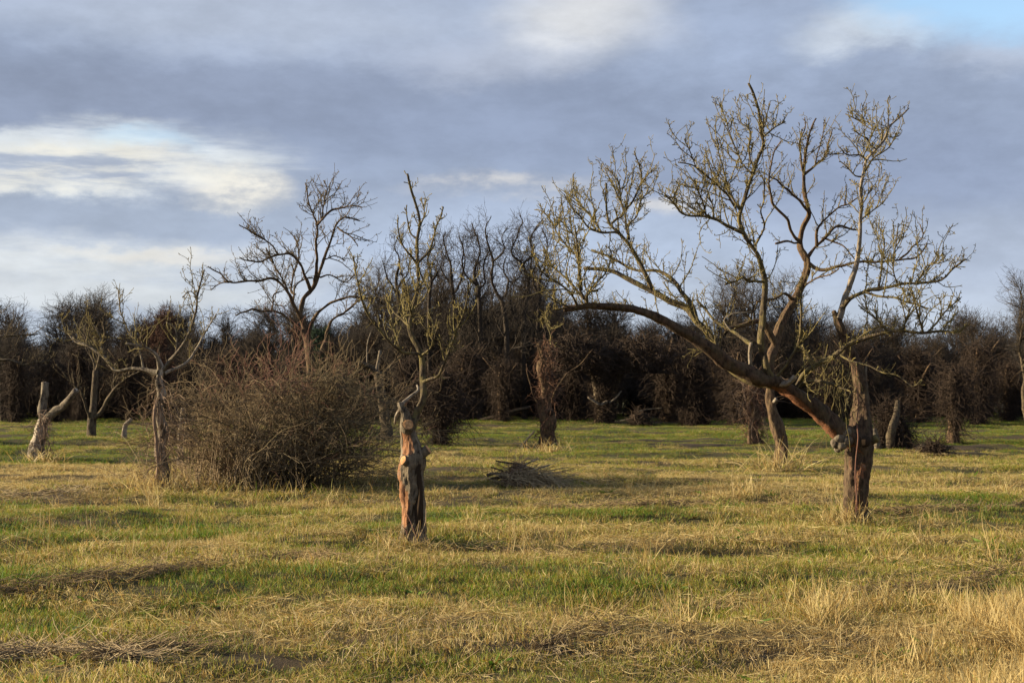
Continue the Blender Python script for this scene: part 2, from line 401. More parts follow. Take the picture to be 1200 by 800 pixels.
def limb(mb, pts, rad, sides=10, step=0.06, rough=0.10, seed=0, crook=0.0, bare=None, cap=True, ridge=0.0, flare=0.0):
    """one gnarled limb; bare(angle, t, pos) -> peeled amount"""
    P, r = spline(pts, rad, step)
    n = len(P)
    if crook:
        s = np.arange(n) * step
        for k in range(3):
            P[:, k] += crook * fbm(s * 2.2, seed * 3.1 + k * 9.7, seed=seed, oct=2) * np.minimum(1, np.arange(n) / 4)
    T = np.gradient(P, axis=0); T /= np.linalg.norm(T, axis=1, keepdims=True) + 1e-9
    ref = np.array((0, 1.0, 0)) if abs(T[0][1]) < 0.9 else np.array((1.0, 0, 0))
    U = np.zeros_like(P); u = np.cross(T[0], ref); u /= np.linalg.norm(u)
    for i in range(n):
        u = u - T[i] * np.dot(u, T[i]); u /= np.linalg.norm(u) + 1e-9; U[i] = u
    V = np.cross(T, U)
    a = np.arange(sides) * 2 * np.pi / sides
    ca, sa = np.cos(a), np.sin(a)
    s = np.arange(n)[:, None] * step
    k = 1 + rough * fbm(ca[None] * 1.6 + 5, sa[None] * 1.6 + s * 0.2, s * 3.0, seed=seed + 5, oct=3)
    if sides >= 10: k = k + rough * 0.3 * vnoise(ca[None] * 5 + 9, sa[None] * 5, s * 11, seed=seed + 21) + rough * 0.16 * vnoise(ca[None] * 11 + 4, sa[None] * 11, s * 26, seed=seed + 22)
    if ridge: k = k + ridge * (np.abs(vnoise(ca[None] * 4 + 3, sa[None] * 4, s * 1.2, seed=seed + 9)) - 0.42)
    if flare:
        k = k + flare * np.exp(-s / 0.2) * (0.6 + 0.7 * np.maximum(0, np.cos(a * 3 + seed))[None])
    rr = r[:, None] * k
    vv = P[:, None, :] + rr[..., None] * (ca[None, :, None] * U[:, None, :] + sa[None, :, None] * V[:, None, :])
    i = np.arange(n - 1)[:, None]; j = np.arange(sides)[None, :]; j2 = (j + 1) % sides
    q = np.stack((i * sides + j, i * sides + j2, (i + 1) * sides + j2, (i + 1) * sides + j), -1).reshape(-1, 4)
    ex = {}
    if bare is not None:
        ex['bare'] = bare(vv, (np.arange(n) / (n - 1))[:, None]).reshape(-1)
    vf = vv.reshape(-1, 3); tris = None
    if cap:
        vf = np.vstack((vf, P[-1] + T[-1] * r[-1] * 0.25)); c = n * sides
        b0 = (n - 1) * sides
        tris = np.array([(b0 + x, b0 + (x + 1) % sides, c) for x in range(sides)])
        if 'bare' in ex: ex['bare'] = np.append(ex['bare'], 1.0)
    mb.add(vf, q, tris, None, **ex)
    return P, r

# ------------------------------------------------------------------ growth
def unit(a): return a / (np.linalg.norm(a, axis=-1, keepdims=True) + 1e-9)
def grow(P0, D0, L, nseg, wig, up, rng):
    N = len(P0); P = np.zeros((N, nseg + 1, 3)); P[:, 0] = P0; D = unit(D0)
    up = np.broadcast_to(np.asarray(up, float), (N,))
    st = (np.asarray(L) / nseg)[:, None]
    for i in range(nseg):
        D = D + rng.normal(0, wig, (N, 3)); D[:, 2] += up; D = unit(D)
        P[:, i + 1] = P[:, i] + D * st
    return P
def spawn(P, R, M_, rng, t0=0.2, t1=1.0, a0=30, a1=70, power=1.0):
    """M_ places on the polylines P (N,n,3) with start directions"""
    N, n, _ = P.shape
    L = np.linalg.norm(np.diff(P, axis=1), axis=2).sum(1)
    k = rng.choice(N, M_, p=L / L.sum())
    t = (t0 + (t1 - t0) * rng.random(M_) ** power) * (n - 1)
    i = np.minimum(t.astype(int), n - 2); f = (t - i)[:, None]
    pos = P[k, i] * (1 - f) + P[k, i + 1] * f
    T = unit(P[k, i + 1] - P[k, i])
    r = R[k, i] * (1 - f[:, 0]) + R[k, i + 1] * f[:, 0]
    pr = unit(np.cross(T, rng.normal(0, 1, (M_, 3))))
    a = np.radians(a0 + (a1 - a0) * rng.random(M_))[:, None]
    return pos, np.cos(a) * T + np.sin(a) * pr, r, t / (n - 1)
def taper(N, n, r0, r1):
    return np.asarray(r0).reshape(-1, 1) * (1 - np.linspace(0, 1, n))[None] + np.asarray(r1).reshape(-1, 1) * np.linspace(0, 1, n)[None]

def spurs(mb, P, R, count, rng, ln=(0.025, 0.075), r=0.0055, sides=3):
    if count < 1: return
    pos, D, rr, t = spawn(P, R, count, rng, 0.05, 1.0, 45, 95)
    D[:, 2] += 0.35
    L = ln[0] + (ln[1] - ln[0]) * rng.random(count) ** 1.5
    S = grow(pos, D, L, 2, 0.35, 0.15, rng)
    k = (0.75 + 0.5 * rng.random(count))
    rad = np.stack((r * 0.7 * k, r * 0.8 * k, r * 1.25 * k), 1)
    tubes(mb, S, rad, sides, rng.random(count))
def resample(P, r, n):
    s = np.r_[0, np.cumsum(np.linalg.norm(np.diff(P, axis=0), axis=1))]; t = np.linspace(0, s[-1], n)
    return np.stack([np.interp(t, s, P[:, k]) for k in range(3)], 1), np.interp(t, s, r), s[-1]

def dress(mb, P, r, rng, t0=0.25, dens=14.0, L1=(0.2, 0.75), up=0.10, dens2=9.0, spur=18.0, rt=0.0065, upbias=0.5, L2=(0.08, 0.3), fine=0, knots=9):
    """shoots, twigs and knobbly fruit spurs along one limb"""
    Q, q, L = resample(P, r, 40)
    Lu = L * (1 - t0); n1 = max(2, int(dens * Lu))
    pos, D, rr, t = spawn(Q[None], q[None], n1, rng, t0, 0.94, 25, 70)
    D[:, 2] = D[:, 2] * 0.8 + upbias * rng.random(n1) * 1.5
    ln = (L1[0] + (L1[1] - L1[0]) * rng.random(n1) ** 1.4) * (1.15 - 0.75 * t)
    A = grow(pos, D, ln, 9, 0.15, up, rng)
    ra = np.minimum(rr * 0.75, rt * (0.8 + 1.1 * ln / L1[1])); RA = taper(n1, 10, ra, np.full(n1, rt * 0.72))
    tubes(mb, A, RA, 4, rng.random(n1))
    n2 = int(dens2 * ln.sum())
    if n2 > 1:
        pos, D, rr, t = spawn(A, RA, n2, rng, 0.15, 1.0, 30, 70)
        l2 = L2[0] + (L2[1] - L2[0]) * rng.random(n2) ** 1.6
        B = grow(pos, D, l2, 6, 0.24, up, rng); RB = taper(n2, 7, np.minimum(rr * 0.85, rt * 0.85), np.full(n2, rt * 0.66))
        tubes(mb, B, RB, 3, rng.random(n2))
        spurs(mb, B, RB, int(spur * l2.sum()), rng, r=rt * 0.82)
        if fine:
            n3 = int(fine * n2); pos, D, rr, t = spawn(B, RB, n3, rng, .1, 1, 20, 65)
            E = grow(pos, D, L2[1] * .5 * (.3 + .7 * rng.random(n3)), 4, .15, up * .5, rng); tubes(mb, E, taper(n3, 5, np.full(n3, rt * .6), np.full(n3, rt * .4)), 3, rng.random(n3))
    spurs(mb, A, RA, int(spur * ln.sum()), rng, r=rt * 0.9)
    spurs(mb, Q[None], q[None] * 1.0, int(knots * L), rng, (0.02, 0.07), rt * 1.2)
    spurs(mb, Q[None, int(40 * t0):], q[None, int(40 * t0):], int(spur * 0.8 * Lu), rng, (0.03, 0.12), rt)

# ------------------------------------------------------------------ things, parts and copies
def tag(o, label=None, cat=None, group=None, kind=None):
    for k, v in (('label', label), ('category', cat), ('group', group), ('kind', kind)):
        if v: o[k] = v
    return o
def thing(name, loc, label, cat, group=None):
    o = bpy.data.objects.new(name, None); COL.objects.link(o); o.location = loc; o.empty_display_size = 0.2
    return tag(o, label, cat, group)
def part(mb, name, material, root, kind=None, label=None, loc=None):
    """world-space geometry becomes a child of root (root's origin subtracted)"""
    base = np.array(root.location) if root.parent is None else np.array(root.parent.location)
    o = mb.build(name, material, root, base if loc is None else loc)
    if kind: o['kind'] = kind
    if label: o['label'] = label
    return o
def copy_tree(o, parent=None):
    c = o.copy(); COL.objects.link(c); c.parent = parent
    for ch in [x for x in bpy.data.objects if x.parent is o] if not KIDS.get(o.name) else KIDS[o.name]:
        copy_tree(ch, c)
    return c
KIDS = {}
# ------------------------------------------------------------------ the field
def build_field():
    xs = np.concatenate(([-3000, -800, -300, -150, -90, -70, -58], np.linspace(-50, -14, 70), np.linspace(-13.8, 13.8, 160), np.linspace(14, 50, 70), [58, 70, 90, 150, 300, 800, 3000]))
    ys = np.concatenate(([-3000, -800, -200, -60, -30, -15, -5, 0], np.linspace(3, 30, 190), np.linspace(30.3, 75, 110), [80, 90, 110, 150, 250, 600, 1500, 4000]))
    X, Y = np.meshgrid(xs, ys); Z = gz(X, Y)
    nx, ny = len(xs), len(ys)
    i = np.arange(ny - 1)[:, None]; j = np.arange(nx - 1)[None]
    q = np.stack((i * nx + j, i * nx + j + 1, (i + 1) * nx + j + 1, (i + 1) * nx + j), -1).reshape(-1, 4)
    mb = MB(); x, y = X.ravel(), Y.ravel()
    mb.add(np.stack((x, y, Z.ravel()), 1), q, None, None, straw=straw_at(x, y), brown=brown_at(x, y))
    o = mb.build('meadow_ground', M['field']); o['kind'] = 'structure'
build_field()

def blades(mb, P0, D0, L, w, bend, rng, nseg=3, tintv=None):
    """flat tapering grass blades"""
    N = len(P0)
    P = grow(P0, D0, L, nseg, bend, -0.10, rng)
    T = np.gradient(P, axis=1)
    side = unit(np.cross(T, rng.normal(0, 1, (N, 1, 3))))
    k = np.array([1.0, 0.95, 0.7, 0.08] if nseg == 3 else np.linspace(1, 0.1, nseg + 1))
    ww = np.asarray(w).reshape(-1, 1) * k[None] * 0.5
    vv = np.stack((P - side * ww[..., None], P + side * ww[..., None]), 2)       # N,n,2,3
    n = nseg + 1
    i = np.arange(nseg)
    q = np.stack((i * 2, i * 2 + 1, i * 2 + 3, i * 2 + 2), 1)
    q = (q[None] + (np.arange(N) * n * 2)[:, None, None]).reshape(-1, 4)
    tv = rng.random(N) if tintv is None else tintv
    along = np.broadcast_to(np.repeat(np.linspace(0, 1, n), 2)[None], (N, 2 * n)).reshape(-1)
    mb.add(vv.reshape(-1, 3), q, None, np.repeat(tv, n * 2), along=along)

def build_grass():
    rng = np.random.default_rng(5)
    tc = bpy.data.collections.new('grass_models')
    def tuft(i, n, rad, h0, h1, lean, w, bend):
        a = rng.random(n) * 2 * np.pi; rr = rad * np.sqrt(rng.random(n))
        P = np.stack((rr * np.cos(a), rr * np.sin(a), np.full(n, -0.012)), 1)
        D = rng.normal(0, lean, (n, 3)); D[:, 2] = 1.0
        D[:, 0] += 0.12
        L = h0 + (h1 - h0) * rng.random(n) ** 1.5
        mb = MB(); blades(mb, P, D, L, w * (0.7 + 0.6 * rng.random(n)), bend, rng)
        o = mb.build('grass_%02d' % i, M['grass'], link=False); tc.objects.link(o)
    k = 0
    for v in range(4): tuft(k, 110, 0.20, 0.025, 0.08, 0.40, 0.0045, 0.20); k += 1       # 0-3 mown turf
    for v in range(3): tuft(k, 52, 0.13, 0.06, 0.155, 0.34, 0.005, 0.20); k += 1       # 4-6 longer blades
    for v in range(3):                                                             # 7-9 flattened straw
        n = 60; a = rng.random(n) * 2 * np.pi; rr = 0.24 * np.sqrt(rng.random(n))
        P = np.stack((rr * np.cos(a), rr * np.sin(a), 0.005 + 0.05 * rng.random(n)), 1)
        D = np.stack((rng.normal(0, 1, n) + 0.5, rng.normal(0, .7, n), rng.normal(0.12, 0.16, n)), 1)
        mb = MB(); blades(mb, P, D, 0.05 + 0.14 * rng.random(n), np.full(n, 0.0045), 0.16, rng, tintv=0.6 + 0.4 * rng.random(n))
        o = mb.build('grass_%02d' % k, M['grass'], link=False); tc.objects.link(o); k += 1
    for v in range(2): tuft(k, 36, 0.11, 0.12, 0.36, 0.24, 0.005, 0.13); k += 1        # 10-11 tall dry stalks
    for v in range(2):                                                             # 12-13 broad leaved weeds
        n = 9; a = np.arange(n) * 2.4 + rng.random(n) * .5; P = np.stack((.01 * np.cos(a), .01 * np.sin(a), np.full(n, .0)), 1)
        D = np.stack((np.cos(a), np.sin(a), rng.uniform(.25, .8, n)), 1); mb = MB(); blades(mb, P, D, .05 + .09 * rng.random(n), np.full(n, .022), .12, rng, tintv=.02 + .1 * rng.random(n))
        o = mb.build('grass_%02d' % k, M['grass'], link=False); tc.objects.link(o); k += 1
    n = 12; P = rng.normal(0, .05, (n, 3)) * (1, 1, 0); D = rng.normal(0, .25, (n, 3)); D[:, 2] = 1        # 14 dead flower stalks
    mb = MB(); blades(mb, P, D, .15 + .25 * rng.random(n), np.full(n, .006), .10, rng, tintv=.7 + .3 * rng.random(n)); o = mb.build('grass_%02d' % k, M['grass'], link=False); tc.objects.link(o); k += 1
    # where they stand
    pts = []
    for y0, y1, dn in ((5.5, 11, 95), (11, 16, 66), (16, 24, 44), (24, 34, 26), (34, 48, 24), (48, 76, 13.0)):
        hw = 0.40 * y1 + 2.5
        n = int(dn * 2 * hw * (y1 - y0)); x = rng.uniform(-hw, hw, n); y = rng.uniform(y0, y1, n)
        pts.append(np.stack((x, y), 1))
    n = 900; pts.append(np.stack((rng.uniform(2.0, 4.6, n), rng.uniform(7.0, 11.6, n)), 1))
    P = np.concatenate(pts); x, y = P[:, 0], P[:, 1]
    s = np.clip(straw_at(x, y) + rng.normal(0, 0.10, len(x)), 0, 1); b = brown_at(x, y)
    hn = 0.5 + 0.5 * fbm(x * 0.5, y * 0.9, seed=31, oct=2)
    keep = rng.random(len(x)) > b * np.where(y > 31, 0.93, 0.84)
    tall = np.clip(vnoise(x * 0.6, y * 0.9, seed=33) * 0.8 + 0.2, 0, 1) * (y < 30)
    u = rng.random(len(x)); idx = rng.integers(0, 4, len(x))
    idx = np.where(u < 0.04 + 0.13 * tall, rng.integers(4, 7, len(x)), idx)
    idx = np.where((u > 0.93 - 0.25 * b) & (s > 0.3), rng.integers(7, 10, len(x)), idx)
    # the stand of tall dry grass near the camera, and scattered dry stalks
    dry = (np.clip((x - 2.1) / 0.8, 0, 1) * np.clip((11.2 - y) / 1.2, 0, 1)) * (vnoise(x * .9, y * .9, seed=35) > -0.35)
    td = (rng.random(len(x)) < dry * 0.75) | ((rng.random(len(x)) < 0.004) & (s > 0.45) & (y < 24))
    idx = np.where(td, rng.integers(10, 12, len(x)), idx)
    wd = (rng.random(len(x)) < .022) & (y < 26); idx = np.where(wd, rng.integers(12, 14, len(x)), idx); s = np.where(wd, 0.05, s)
    st = (rng.random(len(x)) < .008) & (y < 26) & ~wd; idx = np.where(st, 14, idx); td = td & ~wd & ~st; b = np.where(st, .7, b)
    s = np.where(td, np.clip(s + 0.35, 0.75, 1), s)
    b = np.where(td, b * 0.2, b)
    sc_ = (0.75 + 0.5 * rng.random(len(x))) * (0.75 + 0.45 * hn) * np.where(y > 31, 0.8 + 0.5 * np.clip(vnoise(x * .5, y * .5, seed=37), 0, 1), 1.0)
    wide = np.interp(y, [8, 16, 30, 50, 75], [1, 1.05, 1.25, 1.6, 2.0])
    x, y, s, b, idx, sc_, wide = (a[keep] for a in (x, y, s, b, idx, sc_, wide))
    n = len(x); z = gz(x, y)
    me = bpy.data.meshes.new('meadow_grass'); me.vertices.add(n)
    me.vertices.foreach_set('co', np.stack((x, y, z), 1).astype(np.float32).ravel())
    def attr(nm, tp, arr, key='value'):
        a = me.attributes.new(nm, tp, 'POINT'); a.data.foreach_set(key, arr.ravel())
    attr('straw', 'FLOAT', s.astype(np.float32)); attr('brown', 'FLOAT', (b * rng.random(n)).astype(np.float32))
    attr('pick', 'INT', idx.astype(np.int32))
    rot = np.stack((rng.normal(0, .08, n), rng.normal(0, .08, n), rng.random(n) * 6.283), 1)
    flat = idx < 7; rot[~flat & (idx < 10), 2] = rng.normal(0, 0.5, int((~flat & (idx < 10)).sum()))
    attr('turn', 'FLOAT_VECTOR', rot.astype(np.float32), 'vector')
    attr('grow', 'FLOAT_VECTOR', np.stack((sc_ * wide, sc_ * wide, sc_), 1).astype(np.float32), 'vector')
    o = bpy.data.objects.new('meadow_grass', me); COL.objects.link(o); o['kind'] = 'stuff'; o['label'] = 'patchy green and straw coloured mown grass over the whole field'
    ng = bpy.data.node_groups.new('scatter_grass', 'GeometryNodeTree')
    ng.interface.new_socket('Geometry', in_out='INPUT', socket_type='NodeSocketGeometry')
    ng.interface.new_socket('Geometry', in_out='OUTPUT', socket_type='NodeSocketGeometry')
    N_ = ng.nodes; L_ = ng.links
    gi, go = N_.new('NodeGroupInput'), N_.new('NodeGroupOutput')
    ci = N_.new('GeometryNodeCollectionInfo'); ci.inputs['Collection'].default_value = tc
    ci.inputs['Separate Children'].default_value = True; ci.inputs['Reset Children'].default_value = True
    ip = N_.new('GeometryNodeInstanceOnPoints'); ip.inputs['Pick Instance'].default_value = True
    def na(nm, tp):
        nd = N_.new('GeometryNodeInputNamedAttribute'); nd.data_type = tp; nd.inputs['Name'].default_value = nm
        return nd.outputs[0]
    mp = N_.new('GeometryNodeMeshToPoints')
    L_.new(gi.outputs[0], mp.inputs[0]); L_.new(mp.outputs[0], ip.inputs['Points'])
    L_.new(ci.outputs[0], ip.inputs['Instance']); L_.new(na('pick', 'INT'), ip.inputs['Instance Index'])
    L_.new(na('turn', 'FLOAT_VECTOR'), ip.inputs['Rotation']); L_.new(na('grow', 'FLOAT_VECTOR'), ip.inputs['Scale'])
    L_.new(ip.outputs[0], go.inputs[0])
    md = o.modifiers.new('scatter', 'NODES'); md.node_group = ng
    print('grass tufts', n)
build_grass()

# ------------------------------------------------------------------ the great spreading apple tree
def make_tree(name, base_px, label, cat, trunk_px, limbs, bark, twigm, seed, group=None, trunk_kw=None, twig_kw=None, bare=None, depth0=0.0, depth_rand=1.0, trunk_depth=None, spread=None):
    """trunk_px: (px, py, radius px, depth m); limbs: (points, r0 px, r1 px, depth at tip, twig settings or None, material or None)"""
    root_p = gpt(*base_px) if len(base_px) == 2 else np.array(base_px[:3])
    Y = root_p[1]; S = Y / F_PX
    root = thing(name, root_p, label, cat, group)
    rng = np.random.default_rng(seed)
    mb = MB()
    tp = [at(px, py, Y + d) for px, py, r, d in trunk_px]
    tp[0][2] = min(tp[0][2], root_p[2] - 0.06)
    kw = dict(sides=22, step=0.04, rough=0.14, seed=seed, ridge=0.12, flare=0.25); kw.update(trunk_kw or {})
    limb(mb, tp, [r * .92 * S for _, _, r, _ in trunk_px], bare=bare, **kw)
    part(mb, 'trunk', bark, root)
    known = [(px, py, d) for px, py, r, d in trunk_px]
    # dense record of earlier limbs so that forks meet in depth too
    for li, lb in enumerate(limbs):
        pts, r0, r1, dend, tw = lb[:5]; mt = (lb[5] if len(lb) > 5 and lb[5] else bark)
        pn = lb[6] if len(lb) > 6 else 'branch'
        p = np.array(pts, float)
        k = min(known, key=lambda a: (a[0] - p[0, 0]) ** 2 + (a[1] - p[0, 1]) ** 2)
        d0 = k[2]
        ln = np.r_[0, np.cumsum(np.hypot(*np.diff(p, axis=0).T))]; t = ln / ln[-1]
        dep = d0 + (dend - d0) * t ** 0.9
        W = [at(a, b, Y + d) for (a, b), d in zip(p, dep)]
        rad = (r0 + (r1 - r0) * t ** 0.62) * (.74 if r0 < 5 else (.86 if r0 < 12 else .95)) * S
        mb = MB()
        big = r0 > 4
        Q, q = limb(mb, W, np.maximum(rad, 0.004), sides=14 if big else (8 if r0 > 2 else 6), step=0.05 if big else 0.06, rough=0.34, seed=seed + li * 7,
                    crook=(0.02 if big else min(0.045, 0.9 * rad.mean() + 0.016)), bare=(lambda vv, tt: np.zeros(vv.shape[:2])) if 'bare' else None)
        for a in range(len(p) - 1):
            for f in np.linspace(0, 1, 7): known.append((*(p[a] * (1 - f) + p[a + 1] * f), dep[a] * (1 - f) + dep[a + 1] * f))
        br = part(mb, pn, mt, root)
        if tw is not None:
            kk = dict(twig_kw or {}); kk.update(tw)
            mb2 = MB(); dress(mb2, Q, q, rng, **kk)
            if mb2.v: part(mb2, 'twigs', kk.pop('mat', None) or twigm, br, 'stuff')
    return root, Y, S

def big_tree():
    t = {}
    trunk = [(1001, 618, 16, 0), (1002, 596, 14.5, 0), (1003, 575, 15.5, 0), (1005, 545, 16.5, 0), (1006, 520, 18, 0), (1008, 500, 15.5, .03), (1009, 470, 10, .08), (1008, 445, 8.2, .1),
             (1001, 418, 6.4, .12), (991, 398, 5.2, .12), (983, 378, 5, .12), (977, 364, 2.6, .12)]
    def bare(vv, tt):
        n = fbm(vv[..., 0] * 6, vv[..., 1] * 6, vv[..., 2] * 2.2, seed=3)
        return np.clip(0.10 + 0.35 * n + 0.12 * (tt < 0.35), 0, 1)
    N = None
    L = []
    def A(pts, r0, r1, dend, tw=t, m=None, name='branch'): L.append((pts, r0, r1, dend, tw, m, name))
    bare_t = dict(t0=0.75, dens=2)
    # the heavy low limb and its forks
    A([(1010, 528), (998, 512), (984, 505), (969, 493), (948, 473), (928, 459), (911, 451), (891, 445), (872, 433), (852, 423), (826, 403), (800, 386.5), (770, 371.5), (744, 362.5), (717, 358.5), (692, 357), (677, 359.5), (662, 361)], 15, 3.2, -0.9, dict(t0=0.70, dens=14))
    A([(905, 449), (886, 446), (866, 437), (852, 425), (836, 397), (818, 379), (806, 363), (785, 352), (770, 343), (750, 334), (734, 326), (719, 319), (704, 316), (684, 314)], 7, 2.5, 0.7, dict(t0=0.2, dens=16))
    A([(818, 379), (808, 356), (797, 343), (791, 332), (782, 323), (766, 318), (747, 316), (725, 308), (710, 301), (692, 293)], 4.5, 1.8, 1.4, dict(t0=0.1))
    A([(764, 340), (757, 326), (751, 311), (744, 296), (738, 285), (726, 272), (716, 262), (713, 250), (712, 237), (710, 215)], 4.2, 1.3, 0.5, dict(t0=0.1))
    A([(726, 272), (714, 273), (701, 272), (687, 264), (677, 251), (669, 238), (662, 226)], 2.3, 1, -0.2)
    A([(704, 271), (690, 252), (677, 237), (665, 226)], 1.8, 0.9, 0.6)
    A([(717, 262), (724, 254), (731, 248), (728, 233), (723, 215), (716, 203), (708, 197)], 2, 0.9, 0.9)
    A([(731, 248), (740, 239), (746, 228), (749, 221), (752, 212), (749, 192), (744, 178)], 2, 0.9, 0.2)
    A([(737, 280), (734, 264), (740, 258), (747, 252), (753, 233), (765, 222)], 2.2, 0.9, 1.2)
    A([(752, 213), (758, 206), (764, 199)], 1.3, 0.8, 0.0, dict(L1=(.08, .25)))
    # the fan of shoots at the far end of the low limb
    A([(688, 357), (690, 346), (697, 341), (703, 341)], 3, 1.8, -1.1, dict(t0=.1))
    A([(686, 352), (682, 340), (680, 325), (678, 305), (677, 287), (676, 262)], 2.2, 1, -1.1)
    A([(684, 350), (672, 338), (665, 329), (650, 314), (642, 303), (635, 291)], 2.2, 1, -0.6)
    A([(676, 358), (672, 348), (657, 332), (645, 325), (635, 318), (626, 306)], 2, 0.9, -1.8)
    A([(682, 340), (676, 300), (675, 282), (662, 266), (655, 258), (650, 250)], 1.9, 0.8, -0.3)
    A([(678, 300), (665, 287), (653, 275), (642, 254), (634, 247), (627, 245)], 1.7, 0.8, 0.1)
    A([(684, 349), (700, 332), (712, 320), (716, 300), (713, 290)], 1.8, 0.9, -0.7)
    A([(668, 360), (656, 356), (646, 347), (640, 352)], 1.8, 0.8, -1.4)
    A([(665, 361), (650, 366), (641, 372), (646, 380)], 1.6, 0.8, -1.3, dict(upbias=-.1))
    # the upright limb in the middle of the crown
    A([(906, 449), (902, 440), (897, 425), (893, 400), (894, 380), (896, 350), (896, 325), (890, 302), (884, 288), (873, 274), (868, 260), (868, 249), (873, 230), (881, 210), (885, 198), (890, 180), (894, 169), (891, 156), (887, 130), (881, 111), (875, 99)], 5.6, 1.3, -0.9, dict(t0=0.30))
    A([(871, 273), (851, 264), (837, 255), (819, 254), (801, 252), (792, 242), (777, 227)], 3, 1.1, -1.6, dict(t0=.15, dens=20))
    A([(867, 247), (860, 232), (854, 218), (850, 202), (843, 180), (839, 162)], 2, 0.9, -0.5)
    A([(862, 244), (851, 227), (842, 219), (830, 207), (812, 195), (795, 190)], 2, 0.9, -1.4)
    A([(816, 197), (812, 186), (806, 174), (802, 163)], 1.2, .7, -1.6)
    A([(881, 203), (869, 192), (857, 186), (852, 178)], 1.7, 0.9, -0.3)
    A([(880, 192), (878, 177), (881, 162), (878, 150), (866, 141), (864, 136)], 1.6, .8, -0.6)
    A([(894, 161), (903, 153), (911, 147), (920, 143)], 1.4, .8, -0.4)
    A([(894, 168), (896, 150), (897, 134)], 1.4, .8, -1.1)
    A([(869, 192), (863, 175), (854, 153), (850, 139)], 1.5, .8, -0.2)
    A([(828, 254), (822, 236), (816, 222), (812, 209)], 1.4, .8, -1.8)
    A([(836, 255), (836, 237), (829, 218), (824, 202)], 1.4, .8, -1.0)
    A([(885, 287), (896, 266), (893, 250), (897, 237), (898, 211)], 1.8, .9, -1.5, dict(dens=3))
    A([(893, 330), (872, 327), (860, 330), (852, 335)], 2.2, 1.4, -1.3)
    # the pole and crown above the trunk
    A([(983, 374), (990, 352), (997, 334), (1004, 310), (1007, 282), (1009, 238), (1010, 222), (1013, 204), (1016, 188), (1026, 176), (1035, 164), (1041, 150), (1050, 140), (1064, 126)], 5.0, 1.0, 0.5, dict(t0=0.38, dens=14, L1=(.12, .45)), M['dead_wood'])
    A([(1041, 149), (1041, 132), (1039, 115)], 1.1, .7, 0.4, dict(L1=(.06, .2)))
    A([(1027, 175), (1018, 170), (1016, 164), (1008, 161), (1000, 155)], 1.6, .8, .2)
    A([(1033, 165), (1034, 153), (1026, 153), (1017, 149), (1006, 141), (993, 133)], 1.7, .8, .8)
    A([(1007, 142), (1013, 136), (1017, 128)], 1.1, .7, .8, dict(L1=(.06, .2)))
    A([(1015, 188), (1008, 182), (993, 183), (984, 174)], 1.6, .8, .1)
    A([(1014, 200), (1026, 186), (1035, 180), (1042, 174), (1050, 158)], 1.8, .8, .9)
    A([(1011, 207), (1002, 206), (996, 200), (990, 192), (985, 188)], 1.5, .8, .4)
    A([(1009, 258), (1022, 246), (1030, 240), (1037, 234)], 1.4, .8, .8)
    A([(1010, 240), (1016, 232), (1024, 219)], 1.1, .7, .1)
    # the limb that reaches out over the field
    A([(986, 362), (996, 349), (1009, 342), (1026, 337), (1052, 334), (1079, 332), (1105, 326), (1116, 314), (1131, 303)], 4, 1.2, -0.5, dict(t0=.2, dens=18))
    A([(1014, 342), (1035, 346), (1052, 349), (1070, 356), (1086, 362)], 2.2, 1, -0.9)
    A([(1074, 332), (1080, 320), (1087, 311), (1100, 307), (1112, 303)], 1.6, .8, -.9)
    A([(1030, 337), (1032, 318), (1035, 306), (1038, 281), (1031, 264)], 1.4, .8, .2)
    A([(1052, 334), (1046, 318), (1045, 304), (1049, 281), (1051, 263)], 1.4, .8, -.7)
    # the lichen covered limbs low on the fork
    A([(936, 452), (940, 443), (946, 436), (964, 424), (986, 410), (1000, 400), (1024, 392), (1048, 388), (1076, 391), (1100, 388), (1122, 389), (1134, 380)], 4.6, 1.6, -1.4, dict(t0=.3, dens=18))
    A([(1040, 389), (1028, 374), (1014, 364), (1005, 357)], 1.8, .9, -1.0)
    A([(1082, 390), (1077, 374), (1074, 362), (1070, 342)], 1.9, .9, -1.5)
    A([(1088, 389), (1098, 376), (1112, 362), (1128, 352)], 1.7, .9, -1.0)
    A([(1058, 389), (1062, 372), (1058, 358), (1052, 350)], 1.6, .9, -1.2)
    A([(936, 452), (950, 449), (970, 448), (984, 454), (1004, 456)], 2.8, 1.2, -1.0, dict(t0=.4, upbias=-.3, dens=11))
    A([(984, 412), (988, 420), (1020, 428), (1040, 436), (1058, 440), (1070, 452), (1078, 446)], 1.8, .9, -1.6, dict(t0=.5, dens=3))
    A([(906, 447), (924, 424), (936, 404), (938, 380), (938, 350), (940, 325)], 2.8, 1.2, -.8, dict(t0=.3))
    A([(939, 404), (943, 414), (950, 422), (960, 427)], 1.5, .9, -1, dict(upbias=-.1))
    # dead wood
    A([(909, 451), (920, 450), (927, 446), (932, 440)], 4.2, 3.4, -.6, None, M['dead_wood'], 'dead_snag')
    A([(882, 444), (882, 425), (882, 402)], 3.4, 3.4, -.5, None, M['dead_wood'], 'dead_snag')
    A([(882, 404), (875, 401), (860, 390), (840, 377), (828, 364), (818, 352)], 3.4, 1.6, .2, dict(t0=.6, dens=2))
    A([(858, 389), (849, 376), (856, 370), (868, 367), (881, 365)], 1.3, 1.0, -.2, None, M['dead_wood'], 'dead_stick')
    A([(1011, 452), (1015, 436), (1018, 418)], 4.5, .8, .1, None, M['bark_grey'], 'dead_snag')
    A([(1012, 520), (1022, 517), (1027, 514)], 6, 5.5, -.12, None, None, 'branch_stub')
